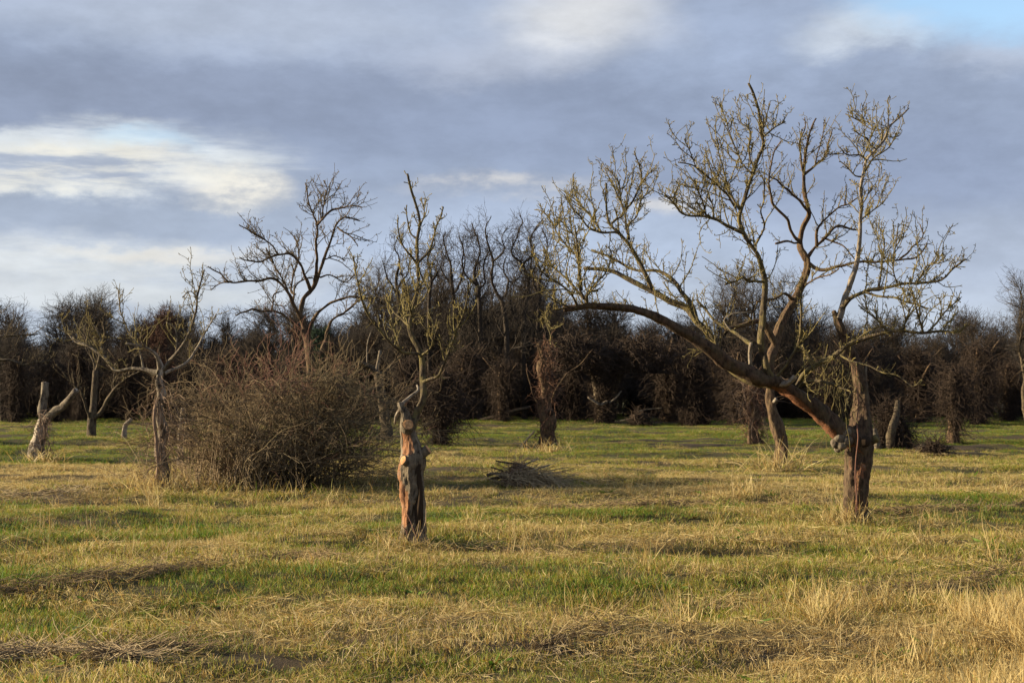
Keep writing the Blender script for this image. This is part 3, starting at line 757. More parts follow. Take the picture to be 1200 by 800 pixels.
    root, Y, S = make_tree('apple_tree', (1001, 612), 'large spreading apple tree with hollow dark trunk and low outstretched lichen covered limb', 'tree',
                           trunk, L, M['bark_apple'], M['twig_lichen'], 11, bare=bare, trunk_kw=dict(flare=.55, rough=.2, ridge=.25, sides=40, step=.022),
                           twig_kw=dict(t0=.12, dens=16, L1=(.14, .84), dens2=5.2, spur=20, rt=0.0050, up=.09, upbias=.6, L2=(.06, .30)))
    for ch in root.children:
        if ch.name.startswith('branch') and ch.data.materials[0] is M['bark_apple']: ch.data.materials[0] = M['bark_lichen']
    # reddish light on the underside of the first limb, painted through its bare value
    low = [c for c in root.children if c.name.startswith('branch')][0]
    low.data.materials[0] = M['bark_apple']
    v = np.zeros(len(low.data.vertices) * 3, np.float32); low.data.vertices.foreach_get('co', v); v = v.reshape(-1, 3)
    nrm = np.zeros(len(v) * 3, np.float32); low.data.vertices.foreach_get('normal', nrm); nrm = nrm.reshape(-1, 3)
    d = np.clip((-nrm[:, 2] * 0.6 - nrm[:, 0] * 0.5) + 0.1, 0, 1) * np.clip((v[:, 0] + 1.25) / 0.3, 0, 1)
    low.data.attributes['bare'].data.foreach_set('value', d.astype(np.float32))
    # hollow in the trunk, burl beside the fork
    mb = MB(); c = at(1013, 517, Y - 0.22)
    limb(mb, [c, c + np.array((.04, -.035, 0))], [.075, .06], sides=12, step=.02, rough=.2, seed=4)
    part(mb, 'knot_hole', M['hollow'], root)
    mb = MB(); rb = np.random.default_rng(4)
    for bx, by, br, bd in ((990, 507, .075, -.14), (984, 513, .075, -.15), (979, 519, .065, -.12), (986, 521, .07, -.15), (992, 516, .085, -.13), (982, 526, .045, -.10)):
        c = at(bx, by, Y + bd); up = np.array((rb.normal(0, .2), rb.normal(0, .2), 1.0)); up /= np.linalg.norm(up)
        tt = np.linspace(-1, 1, 9); limb(mb, [c + up * br * x for x in tt], [max(.004, br * math.sqrt(max(0, 1 - x * x))) for x in tt], sides=14, step=.015, rough=.22, seed=int(bx), cap=False)
    part(mb, 'burl', M['bark_grey'], root)
    # thin water shoots hanging by the trunk
    rng = np.random.default_rng(2); mb = MB(); n = 34
    P = np.array([at(rng.uniform(962, 1004), rng.uniform(400, 455), Y + rng.uniform(-.6, .2)) for _ in range(n)])
    D = rng.normal(0, .25, (n, 3)); D[:, 2] = -1
    G = grow(P, D, .25 + .75 * rng.random(n), 10, .16, -.03, rng); R = taper(n, 11, np.full(n, .0034), np.full(n, .0026)); tubes(mb, G, R, 4, rng.random(n)); spurs(mb, G, R, 120, rng, r=.003)
    part(mb, 'hanging_twigs', M['twig_olive'], root, 'stuff')
    mb = MB(); c = at(1003, 600, Y - .30)
    limb(mb, [c, at(1001, 560, Y - .30), at(1003, 520, Y - .32), at(1006, 470, Y - .25), at(1002, 430, Y - .2)], [.007] * 5, sides=6, step=.05, seed=3, crook=.03)
    part(mb, 'climbing_stem', M['rose_red'], root)
big_tree()

def rear_tree():
    trunk = [(914, 548, 9, 0), (917, 525, 8, 0), (912, 502, 8.5, 0), (906, 485, 7, 0), (903, 468, 5.6, 0), (902, 445, 5.4, 0), (902, 425, 5.4, .0), (907, 407, 6, .1), (912, 390, 6, .2), (921, 369, 5.2, .3), (934, 346, 4.8, .4), (945, 318, 4.8, .4), (946, 303, 4.4, .4)]
    def bare(vv, tt):
        return np.clip(0.25 + .4 * fbm(vv[..., 0] * 5, vv[..., 1] * 5, vv[..., 2] * 1.5, seed=9) - (tt > .4) * .4, 0, 1)
    t = dict(t0=.15); L = []
    def A(pts, r0, r1, dend, tw=t, m=None, name='branch'): L.append((pts, r0, r1, dend, tw, m, name))
    A([(946, 304), (938, 286), (940, 267), (947, 253), (946, 242), (943, 228), (942, 207), (944, 180), (947, 160), (957, 139)], 5, 1, .2, dict(t0=.3, dens=10))
    A([(942, 205), (938, 186), (937, 167), (943, 153), (943, 138)], 1.8, .8, 0)
    A([(943, 204), (958, 191), (967, 179), (976, 152)], 2.2, .8, .8)
    A([(955, 194), (958, 182), (964, 162), (966, 143)], 1.4, .7, .3)
    A([(966, 181), (979, 180), (990, 179)], 1.1, .7, .6, dict(L1=(.06, .25)))
    A([(948, 254), (948, 249), (942, 240), (926, 224), (915, 215), (908, 209), (900, 205)], 2.8, 1.1, -.6)
    A([(938, 283), (927, 273), (921, 257), (908, 239), (902, 225), (900, 206), (905, 185), (914, 165)], 3, .9, -1, dict(t0=.4))
    A([(936, 284), (922, 283), (909, 284)], 1.8, 1.6, -.4, dict(t0=.8, dens=2))
    A([(947, 300), (956, 290), (968, 278), (979, 266), (991, 265), (1005, 269)], 3.2, 1.3, .9)
    A([(957, 289), (958, 271), (968, 257), (982, 243), (995, 239), (1007, 230)], 2.6, .9, 0)
    A([(990, 240), (991, 228), (992, 218)], 1.2, .7, .2, dict(L1=(.06, .25)))
    A([(968, 280), (982, 286), (995, 297), (1003, 306)], 1.8, .9, .3)
    A([(948, 309), (961, 315), (982, 313), (1000, 309), (1021, 308), (1031, 306), (1052, 304), (1075, 299), (1087, 286)], 3.4, 1, -.6, dict(t0=.25))
    A([(1054, 304), (1066, 292), (1079, 278), (1077, 264)], 1.5, .8, -.2)
    A([(941, 336), (956, 327), (972, 323), (982, 316)], 2, .9, -.6)
    A([(930, 352), (918, 345), (905, 352), (888, 352)], 3, 1.4, -.8, dict(dens=5))
    A([(908, 402), (896, 378), (884, 376), (868, 382), (850, 385)], 5, 2.2, -.5, dict(t0=.4, dens=4))
    A([(905, 472), (908, 468), (909, 466)], 3, 2.6, -.2, None, M['dead_wood'], 'branch_stub')
    root, Y, S = make_tree('apple_tree', (914, 545), 'taller dark limbed apple tree rising behind the fork of the great apple tree', 'tree', trunk, L, M['bark_mid'], M['twig_olive'], 23,
                           bare=bare, trunk_kw=dict(rough=.28, ridge=.3, step=.05), twig_kw=dict(t0=.12, dens=9, L1=(.15, .95), dens2=6.5, spur=11, rt=0.0075, up=.08))
rear_tree()

def pollard():
    trunk = [(482, 643, 14.5, 0), (482, 622, 13.5, 0), (482, 600, 13.6, 0), (483, 575, 13, 0), (482, 552, 13.2, 0), (483, 538, 14.5, 0), (482, 525, 11.5, 0), (479, 508, 9.5, 0), (477, 494, 8.5, 0), (475, 484, 6.5, 0), (471, 478, 5, 0), (469, 472, 4, .02)]
    def bare(vv, tt):
        ang = vv - vv.mean(1, keepdims=True)
        a = np.arctan2(ang[..., 1], ang[..., 0])                     # the side that was stripped
        side = np.cos(a - math.radians(-155) - .55 * np.sin(tt * 9))
        lo = np.clip((side - .35) * 1.6, 0, 1) * np.interp(tt, [0, .12, .2, .5, .56, .6, .8, .85, 1], [0, 0.1, 1, 1, .8, .3, .3, 0.1, .3])
        hi = np.clip((np.cos(a - math.radians(-110)) - .55) * 2, 0, 1) * np.interp(tt, [0, .6, .66, .8, .84, 1], [0, 0, 1.2, 1.2, 0, 0])
        return np.clip((lo + hi) * .74 + 0.38 * fbm(vv[..., 0] * 12, vv[..., 1] * 12, vv[..., 2] * 4, seed=2) - .05, 0, 1)
    t = {}; L = []
    def A(pts, r0, r1, dend, tw=t, m=None, name='branch'): L.append((pts, r0, r1, dend, tw, m, name))
    A([(482, 502), (485, 492), (488, 481), (494, 470), (495, 455), (494.5, 440), (493, 420), (490, 406), (484, 392), (481, 381), (484, 364), (488, 336), (489.4, 310), (490, 286), (493, 265), (488.5, 244), (483, 222), (478.5, 202)], 5.6, 1.2, .2, dict(t0=.5, dens=9, L1=(.06, .3)))
    A([(489.4, 310), (475, 289), (469, 271), (467.5, 254)], 2.2, 1, -.2, dict(L1=(.05, .2)))
    A([(489.4, 309), (496, 300), (503.5, 289), (511, 265), (516, 250), (519, 241)], 2.2, 1, .5, dict(L1=(.05, .2)))
    A([(489.5, 280), (479.5, 271), (476.5, 247), (477, 240)], 1.6, .9, .2, dict(L1=(.05, .2)))
    A([(493, 264), (496, 250), (491, 232)], 1.4, .8, .5, dict(L1=(.05, .2)))
    A([(490, 414), (480, 412), (469, 409), (448, 394), (433, 373), (421, 337), (415, 302)], 2.8, 1, -.6, dict(dens=9))
    A([(469, 409), (466, 395), (458, 372), (452, 350)], 1.7, .9, .1)
    A([(482, 384), (470, 372), (462, 364), (455, 345)], 2, .9, .5)
    A([(484, 372), (476, 350), (472, 330), (468, 318)], 1.8, .9, -.4)
    A([(492, 418), (499, 411), (505, 404), (510, 390), (514, 380)], 2.2, 1, -.3)
    A([(495, 448), (506, 443), (514, 439), (520, 426), (532, 401), (540, 378), (544, 362), (547, 332)], 2.8, 1, -.5, dict(dens=9))
    A([(524, 418), (527, 402), (532, 390), (526, 376)], 1.6, .8, -.2)
    A([(487, 345), (497, 330), (502, 316)], 1.6, .8, .5)
    A([(485, 362), (496, 350), (500, 338)], 1.6, .8, -.2)
    A([(470, 476), (474, 470), (482, 463), (491, 456), (489, 450)], 4.2, 1.2, .3, None, M['dead_wood'], 'dead_branch')
    A([(469, 480), (463, 487), (462, 495)], 2.8, 1.4, .1, None, M['dead_wood'], 'dead_branch')
    root, Y, S = make_tree('pollarded_tree', (482, 637), 'lone pollarded tree with stripped orange trunk and thin upright shoots', 'tree', trunk, L, M['bark_pollard'], M['twig_lichen'], 37,
                           bare=bare, trunk_kw=dict(sides=44, step=.018, rough=.36, ridge=.32, flare=.55), twig_kw=dict(t0=.12, dens=11, L1=(.12, .6), dens2=7, spur=18, rt=.005, up=.12, upbias=.7))
    for ch in root.children:
        if ch.name.startswith('branch'): ch.data.materials[0] = M['bark_lichen']
    # sawn stubs
    def stub(p, d, r, ln, seed, nm='sawn_stub'):
        d = np.array(d, float); d /= np.linalg.norm(d); mb = MB()
        limb(mb, [p - d * ln, p - d * ln * .4, p], [r * 1.15, r, r * .95], sides=16, step=.02, rough=.12, seed=seed, cap=False)
        o = part(mb, nm, M['bark_pollard'], root)
        mb = MB(); u = np.cross(d, (0, 0, 1.)); u /= np.linalg.norm(u); v = np.cross(d, u); a = np.arange(16) * math.tau / 16
        k = 1 + .10 * fbm(np.cos(a) * 1.5, np.sin(a) * 1.5, seed=seed)
        ring = p + r * .96 * k[:, None] * (np.cos(a)[:, None] * u + np.sin(a)[:, None] * v)
        ring2 = p + d * .006 + r * .6 * k[:, None] * (np.cos(a)[:, None] * u + np.sin(a)[:, None] * v)
        vv = np.vstack((ring, ring2, p + d * .004)); q = [(i, (i + 1) % 16, 16 + (i + 1) % 16, 16 + i) for i in range(16)]; t3 = [(16 + i, 16 + (i + 1) % 16, 32) for i in range(16)]
        mb.add(vv, q, t3); part(mb, 'cut_face', M['cut'], o)
    stub(at(472, 539, Y - .13), (-.75, -.55, .35), .052, .12, 3)
    stub(at(478, 497, Y - .10), (.1, -.75, .5), .062, .08, 6)
    stub(at(502, 526, Y - .02), (.75, -.1, .5), .055, .14, 9)
    # dark hollow strip, shade of the sunless side painted into its colour
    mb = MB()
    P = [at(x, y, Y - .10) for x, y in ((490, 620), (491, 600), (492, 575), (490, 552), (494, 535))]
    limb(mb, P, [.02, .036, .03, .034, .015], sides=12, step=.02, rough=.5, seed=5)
    part(mb, 'shaded_hollow', M['hollow'], root)
    for k, (x0, x1, y0, y1) in enumerate(((489, 474, 632, 600), (484, 493, 634, 610), (478, 470, 630, 612), (492, 497, 628, 596))):
        mb = MB(); limb(mb, [at(x0, y0, Y - .18), at((x0 + x1) / 2 + 2, (y0 + y1) / 2, Y - .2), at(x1, y1, Y - .17)], [.006, .005, .003], sides=5, step=.04, seed=k, crook=.03)
        part(mb, 'climbing_stem', M['rose_pale'] if k % 2 else M['rose_red'], root)
pollard()

def mid_tree():
    trunk = [(366, 525, 8, 0), (366, 490, 6.5, 0), (365, 450, 6, 0), (363, 415, 5.4, 0), (359, 390, 4.8, 0), (355, 375, 4.4, 0)]
    t = {}; L = []
    def A(pts, r0, r1, dend, tw=t, m=None, name='branch'): L.append((pts, r0, r1, dend, tw, m, name))
    A([(357, 384), (347, 361), (335, 340), (318, 326), (299, 328), (272, 330), (258, 320), (245, 312)], 3.6, 1, -1, dict(t0=.35))
    A([(355, 376), (352, 368), (356, 352), (363, 341), (368, 334), (377, 310), (386, 286), (395, 262), (401, 256), (407, 254), (422, 259)], 4.2, 1, .8, dict(t0=.5))
    A([(369, 331), (370, 301), (371, 265), (366, 252), (363, 244), (359, 223), (357, 215)], 3, .9, -.6, dict(t0=.3))
    A([(371, 264), (378, 256), (386, 247), (404, 242), (425, 244)], 2.2, .9, -1)
    A([(378, 256), (380, 235), (384, 222), (380, 211)], 1.5, .8, 0)
    A([(364, 340), (358, 322), (353, 310), (341, 298), (326, 298), (312, 304), (302, 307), (280, 303)], 2.8, .9, -1.4, dict(t0=.3))
    A([(326, 298), (316, 286), (305, 277), (290, 270), (281, 264)], 1.5, .8, -1.8)
    A([(344, 352), (344, 340), (350, 332), (359, 326), (366, 324)], 1.7, 1, .2)
    A([(346, 345), (341, 338), (347, 313), (350, 289), (344, 275)], 1.7, .8, .8)
    A([(361, 398), (350, 386), (338, 376), (328, 368), (317, 365), (305, 363), (293, 362), (284, 367), (277, 372)], 3, 1.2, -.4, dict(t0=.35, dens=8))
    A([(317, 365), (321, 356), (322, 346), (330, 342)], 1.7, 1, 0)
    A([(338, 343), (332, 331), (320, 307), (312, 290)], 1.6, .8, -.4)
    A([(362, 392), (365, 379), (374, 364), (392, 353), (410, 347), (428, 349), (449, 355), (462, 366)], 3.2, 1, -.8, dict(t0=.35, dens=11))
    A([(372, 415), (377, 409), (382, 392), (388, 376), (398, 367), (412, 358), (422, 350), (436, 348)], 3.6, 1.1, .9, dict(t0=.4))
    A([(395, 266), (402, 272), (410, 277), (416, 284), (419, 289)], 1.5, .8, .3)
    A([(380, 304), (392, 300), (404, 306)], 1.3, .7, .4)
    A([(375, 325), (390, 323), (405, 330), (415, 322)], 1.5, .8, 1)
    A([(272, 330), (258, 333), (246, 341)], 1.4, .8, -.8)
    make_tree('apple_tree', (366, 521), 'dark twisted bare apple tree growing up behind the tangled rose bush', 'tree', trunk, L, M['bark_mid'], M['twig_dark'], 51,
              twig_kw=dict(t0=.12, dens=10.5, L1=(.2, 1.35), dens2=6.0, spur=7, rt=.0088, up=.07, L2=(.12, .5)), trunk_kw=dict(sides=12, step=.08))
mid_tree()

def left_orchard_tree():
    trunk = [(186, 578, 9, 0), (191, 553, 7.2, 0), (187, 528, 6.2, .05), (191, 505, 6.6, .05), (187, 482, 5.4, 0), (190, 464, 5.6, 0), (187, 446, 4.6, 0), (190, 432, 3.4, 0), (187, 421, 1.4, 0)]
    def bare(vv, tt): return np.clip(.2 + .45 * fbm(vv[..., 0] * 7, vv[..., 1] * 7, vv[..., 2] * 1.6, seed=5) + (tt > .8) * .2, 0, 1)
    t = {}; L = []
    def A(pts, r0, r1, dend, tw=t, m=None, name='branch'): L.append((pts, r0, r1, dend, tw, m, name))
    A([(187, 433), (185, 427), (181, 417), (171, 408), (160, 405), (150, 404)], 4, 1.5, -.4, dict(t0=.5, dens=11), M['dead_wood'])
    A([(186, 437), (172, 434), (157, 431), (145, 433), (136, 434), (128, 425), (119, 415), (102, 405), (84, 396)], 4.6, 1.1, .5, dict(t0=.3, dens=12))
    A([(191, 434), (196, 428), (206, 415), (216, 402), (224, 387), (229, 365), (231, 348), (236, 330), (240, 316)], 4.2, .9, -.5, dict(t0=.3, dens=12))
    A([(193, 438), (205, 432), (217, 425), (231, 408), (242, 388), (252, 366)], 3.4, .8, .6, dict(t0=.3), M['dead_wood'])
    A([(206, 415), (206, 398), (204, 384), (196, 376)], 1.5, .8, -.1)
    A([(168, 433), (164, 415), (158, 400), (150, 387), (144, 372), (140, 362), (138, 341)], 2, .8, .2, dict(t0=.3))
    A([(119, 415), (118, 400), (112, 385), (102, 372)], 1.5, .8, .4)
    A([(102, 405), (90, 402), (80, 390)], 1.3, .7, .9)
    A([(231, 350), (224, 340), (214, 348)], 1.2, .7, -.4)
    A([(171, 408), (166, 396), (170, 380)], 1.4, .8, -.6)
    root, Y, S = make_tree('apple_tree', (189, 574), 'slender apple tree with split trunk and yellow lichen twigs next to the rose bush', 'tree', trunk, L, M['bark_grey'], M['twig_olive'], 63, bare=bare,
              twig_kw=dict(t0=.12, dens=11, L1=(.15, .9), dens2=7, spur=12, rt=.0058, up=.08), trunk_kw=dict(rough=.3, ridge=.3))
    mb = MB(); limb(mb, [at(183, 575, Y - .25), at(184, 520, Y - .22), at(181, 485, Y - .2), at(184, 465, Y - .12)], [.03, .028, .025, .012], sides=8, step=.06, rough=.3, seed=4, crook=.02)
    part(mb, 'vine_stem', M['vine_pale'], root)
    rng = np.random.default_rng(8); n = 130; P = np.array([at(rng.uniform(178, 200), rng.uniform(440, 560), Y + rng.normal(0, .18)) for _ in range(n)])
    D = rng.normal(0, .6, (n, 3)); D[:, 2] = rng.normal(-.6, .6, n); G = grow(P, D, .25 + .5 * rng.random(n), 9, .25, -.06, rng)
    mb = MB(); tubes(mb, G, taper(n, 10, np.full(n, .006), np.full(n, .0035)), 3, rng.random(n)); part(mb, 'dead_creeper', M['vine_pale'], root, 'stuff')
left_orchard_tree()

def stump_trees():
    # leaning pollard with two sawn arms
    trunk = [(41, 542, 10.5, 0), (43, 530, 9.5, 0), (45, 518, 9, 0), (48, 503, 8.5, 0), (50, 492, 7, 0)]
    L = [([(50, 494), (50, 482), (51, 472), (52.5, 448)], 6, 5, .1, None), ([(52, 495), (58, 489), (66, 481), (75, 473), (89, 457)], 5.6, 4, -.4, None)]
    root, Y, S = make_tree('pollarded_tree', (42, 538), 'leaning grey pollard with two bare sawn arms standing in the open grass', 'tree', trunk, L, M['bark_grey'], M['twig_dark'], 71,
              bare=lambda vv, tt: np.clip(.3 + .5 * fbm(vv[..., 0] * 4, vv[..., 1] * 4, vv[..., 2] * 1.4, seed=6), 0, 1), trunk_kw=dict(sides=16, step=.06, rough=.28, ridge=.25))
    rng = np.random.default_rng(3); mb = MB(); n = 70
    P = np.array([at(rng.uniform(36, 60), rng.uniform(480, 535), Y - rng.uniform(.1, .25)) for _ in range(n)])
    G = grow(P, rng.normal(0, 1, (n, 3)) + (0, 0, -.8), .3 + .4 * rng.random(n), 7, .3, -.08, rng); tubes(mb, G, taper(n, 8, np.full(n, .008), np.full(n, .005)), 3, rng.random(n))
    part(mb, 'dead_creeper', M['vine_pale'], root, 'stuff')
    # dark twin trunk
    trunk = [(107, 519, 7, 0), (107, 505, 6, 0), (107.5, 492, 5.5, 0), (109, 478, 4.4, 0), (110, 464, 4, .1), (111, 450, 3.8, .1), (112, 434, 3.4, .1)]
    L = [([(108, 494), (113, 488), (120, 480), (131, 460), (135, 440), (137, 424)], 4, 2, -.4, dict(t0=.5)),
         ([(106, 492), (101, 481), (98, 468), (95, 452)], 2.8, 1.6, -.6, dict(t0=.4)),
         ([(112, 436), (106, 415), (100, 398), (94, 385)], 2.4, .9, .4, dict(t0=.2)), ([(112, 436), (118, 415), (122, 395), (120, 378)], 2.2, .9, -.3, dict(t0=.2)),
         ([(131, 460), (140, 448), (152, 440), (166, 434)], 1.8, .9, -.8, dict(t0=.2)), ([(98, 468), (88, 452), (76, 440), (66, 428)], 1.6, .9, -.8, dict(t0=.2))]
    make_tree('apple_tree', (107, 516), 'dark forked apple tree with twin trunks in front of the wood edge', 'tree', trunk, L, M['bark_dark'], M['twig_dark'], 77, trunk_kw=dict(sides=12, step=.1),
              twig_kw=dict(t0=.2, dens=7, L1=(.3, 1.3), dens2=5, spur=4, rt=.009))
    # tree just out of the picture, its boughs reach in
    trunk = [(-62, 520, 10, 0), (-62, 490, 8, 0), (-60, 460, 7.5, 0), (-58, 440, 7, 0)]
    L = [([(-58, 442), (-40, 430), (-20, 424), (5, 422), (30, 425), (60, 424)], 4, 1.2, -.6, dict(t0=.3)), ([(-58, 440), (-50, 415), (-30, 402), (-8, 396), (14, 394), (44, 392)], 4, 1.1, .4, dict(t0=.3)),
         ([(-56, 440), (-40, 405), (-25, 385), (-8, 372), (4, 360)], 3, 1, -.8, dict(t0=.3)), ([(-60, 440), (-75, 400), (-90, 370), (-110, 350)], 4, 1, 0, dict(t0=.3))]
    make_tree('apple_tree', (-62, 518), 'dark spreading tree whose long boughs reach in beside the leaning grey pollard', 'tree', trunk, L, M['bark_dark'], M['twig_dark'], 79, trunk_kw=dict(sides=12, step=.1),
              twig_kw=dict(t0=.2, dens=8, L1=(.3, 1.3), dens2=5, spur=5, rt=.009))
    # stump with cut arms behind the pollard
    trunk = [(453, 518, 8, 0), (452, 500, 7, 0), (449, 475, 6, 0), (445, 454, 5.5, 0), (442, 436, 5.5, 0)]
    L = [([(444, 442), (436, 432), (428, 428), (421, 424)], 4.4, 4.2, -.3, None), ([(442, 438), (444, 424), (446, 409)], 3.6, 2.2, .1, None, M['bark_grey'], 'dead_snag'),
         ([(430, 428), (430, 415), (432, 400), (433, 390)], 1.0, .6, -.3, None, M['dead_wood'], 'dead_stick'), ([(447, 444), (454, 436), (462, 426), (470, 414)], 1.6, 1, .2, dict(t0=.5, dens=2))]
    make_tree('pollarded_tree', (452, 516), 'dark pollard trunk with a lopped arm and pale broken top near the rose bush', 'tree', trunk, L, M['bark_dark'], M['twig_dark'], 81,
              trunk_kw=dict(sides=14, step=.08, rough=.2), twig_kw=dict(rt=.009))
stump_trees()
# ------------------------------------------------------------------ rose bush, vine covered trunks, heaps
def rose_bush():
    c = foot(311, 573); c[1] += 1.0; c[2] = g1(c[0], c[1])
    root = thing('rose_bush', c, 'wide tangled leafless rose bush with reddish top in front of the dark twisted tree', 'bush')
    rng = np.random.default_rng(91)
    S = c[1] / F_PX
    def stems(n, xr, hr, rx, lean, up, wig, rad, cx=0, ry=1.1):
        P = np.stack((c[0] + cx + rng.normal(0, rx, n), c[1] + rng.normal(0, ry * .45, n), np.full(n, c[2] - .02)), 1)
        D = np.stack((rng.normal(0, lean, n) + (P[:, 0] - c[0]) * .5, rng.normal(0, lean * .8, n), np.ones(n)), 1)
        L = hr[0] + (hr[1] - hr[0]) * rng.random(n)
        A = grow(P, D, L, 14, wig, up, rng)
        return A, taper(n, 15, np.full(n, rad), np.full(n, rad * .5))
    A, R = stems(300, 1, (1.0, 2.85), .48, .5, -.05, .14, .0085)
    R[:30] *= 1.6
    A[..., 2] = np.maximum(A[..., 2], c[2] + .03)
    col = rng.random(300); mb = MB(); tubes(mb, A, R, 5, col); part(mb, 'stems', M['rose_olive'], root, 'stuff')
    pos, D, rr, t = spawn(A, R, 4600, rng, .3, 1, 20, 75)
    B = grow(pos, D, .18 + .5 * rng.random(4600), 7, .22, .0, rng); RB = taper(4600, 8, np.full(4600, .0038), np.full(4600, .0026))
    top = np.clip((pos[:, 2] - c[2] - 1.25) / .5, 0, 1) * np.clip(1 - np.abs(pos[:, 0] - c[0] - .1) / 1.3, 0, 1)
    isred = rng.random(4600) < top * .9 + .06
    for nm, sel, m in (('red_twigs', isred, 'rose_red'), ('twigs', ~isred, 'rose_mid')):
        mb = MB(); tubes(mb, B[sel], RB[sel], 3, rng.random(int(sel.sum())))
        p2, D2, r2, t2 = spawn(B[sel], RB[sel], int(sel.sum() * 1.0), rng, .2, 1, 30, 80)
        n2 = len(p2); C2 = grow(p2, D2, .07 + .22 * rng.random(n2), 4, .25, .02, rng); tubes(mb, C2, np.full((n2, 5), .0032), 3, rng.random(n2))
        part(mb, nm, M[m], root, 'stuff')
    # arching sprays that lean out to the side
    n = 60; P = np.stack((c[0] + rng.uniform(.1, .8, n), c[1] + rng.normal(-.2, .4, n), c[2] + rng.uniform(.7, 1.7, n)), 1)
    D = np.stack((rng.uniform(.6, 1.0, n), rng.normal(0, .4, n), rng.uniform(.0, .7, n)), 1)
    A2 = grow(P, D, .7 + .8 * rng.random(n), 12, .1, -.085, rng); R2 = taper(n, 13, np.full(n, .008), np.full(n, .004)); mb = MB(); tubes(mb, A2, R2, 4, rng.random(n))
    p2, D2, r2, t2 = spawn(A2, R2, 900, rng, .2, 1, 30, 80); B2 = grow(p2, D2, .12 + .4 * rng.random(900), 6, .24, 0, rng); tubes(mb, B2, np.full((900, 7), .0045), 3, rng.random(900))
    part(mb, 'sprays', M['rose_olive'], root, 'stuff')
    # pale dry stalks in the lower half on the sunny side
    n = 420; P = np.stack((c[0] + rng.normal(-.7, .5, n), c[1] - .3 + rng.normal(0, .4, n), np.full(n, c[2] - .02)), 1)
    D = rng.normal(0, .35, (n, 3)); D[:, 2] = 1; D[:, 0] -= .08
    A3 = grow(P, D, .5 + .9 * rng.random(n), 9, .13, -.05, rng); mb = MB(); tubes(mb, A3, taper(n, 10, np.full(n, .006), np.full(n, .0035)), 3, rng.random(n))
    part(mb, 'dry_stalks', M['rose_pale'], root, 'stuff')
    # long pale hoops over the sunny flank
    n = 80; P = np.stack((c[0] + rng.uniform(-1.0, .4, n), c[1] - .5 + rng.normal(0, .5, n), c[2] + rng.uniform(.5, 1.7, n)), 1)
    D = np.stack((rng.normal(-.9, .6, n), rng.normal(-.2, .4, n), rng.uniform(.1, .9, n)), 1)
    A4 = grow(P, D, .5 + .8 * rng.random(n), 10, .14, -.07, rng); mb = MB(); tubes(mb, A4, taper(n, 11, np.full(n, .0048), np.full(n, .003)), 3, rng.random(n))
    part(mb, 'pale_hoops', M['rose_pale'], root, 'stuff')
rose_bush()

def tangle(mb, n, prof, height, rng, seg=7, L=(.4, 1.2), rad=.012, droop=-.09, wig=.38, shell=.55, sides=3, ctr=(0, 0, 0), squash=1.0, up=0.0):
    """matted dead vines filling a body of revolution; prof(h in 0..1) -> radius"""
    h = rng.random(n); a = rng.random(n) * 2 * np.pi
    r = np.array([prof(x) for x in h]) * (shell + (1 - shell) * np.sqrt(rng.random(n)))
    lump = 1 + .25 * fbm(np.cos(a) * 1.7, np.sin(a) * 1.7, h * 4, seed=int(rng.integers(99)))
    P = np.stack((ctr[0] + r * lump * np.cos(a), ctr[1] + r * lump * np.sin(a) * squash, ctr[2] + h * height), 1)
    tang = np.stack((-np.sin(a), np.cos(a) * squash, np.zeros(n)), 1) * rng.normal(0, .8, (n, 1))
    D = tang + np.stack((np.cos(a) * .15, np.sin(a) * .15, rng.normal(-.25 + up, .7, n)), 1)
    G = grow(P, D, L[0] + (L[1] - L[0]) * rng.random(n), seg, wig, droop, rng)
    G[..., 2] = np.maximum(G[..., 2], ctr[2] + .02)
    tubes(mb, G, taper(n, seg + 1, np.full(n, rad), np.full(n, rad * .6)), sides, rng.random(n))
    return G

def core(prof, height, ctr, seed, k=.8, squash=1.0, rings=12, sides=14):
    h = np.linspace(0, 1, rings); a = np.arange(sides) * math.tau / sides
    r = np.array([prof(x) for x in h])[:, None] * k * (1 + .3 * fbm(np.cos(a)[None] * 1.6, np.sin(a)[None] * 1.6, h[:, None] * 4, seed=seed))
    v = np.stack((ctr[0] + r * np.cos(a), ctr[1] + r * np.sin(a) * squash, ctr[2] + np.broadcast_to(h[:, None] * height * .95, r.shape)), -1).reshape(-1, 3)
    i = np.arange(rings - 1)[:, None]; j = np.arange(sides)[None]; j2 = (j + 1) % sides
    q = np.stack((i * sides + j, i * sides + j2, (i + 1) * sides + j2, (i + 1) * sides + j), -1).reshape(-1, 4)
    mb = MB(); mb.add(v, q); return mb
def prof_of(*kv):
    hs, rs = zip(*kv); return lambda x: float(np.interp(x, hs, rs))

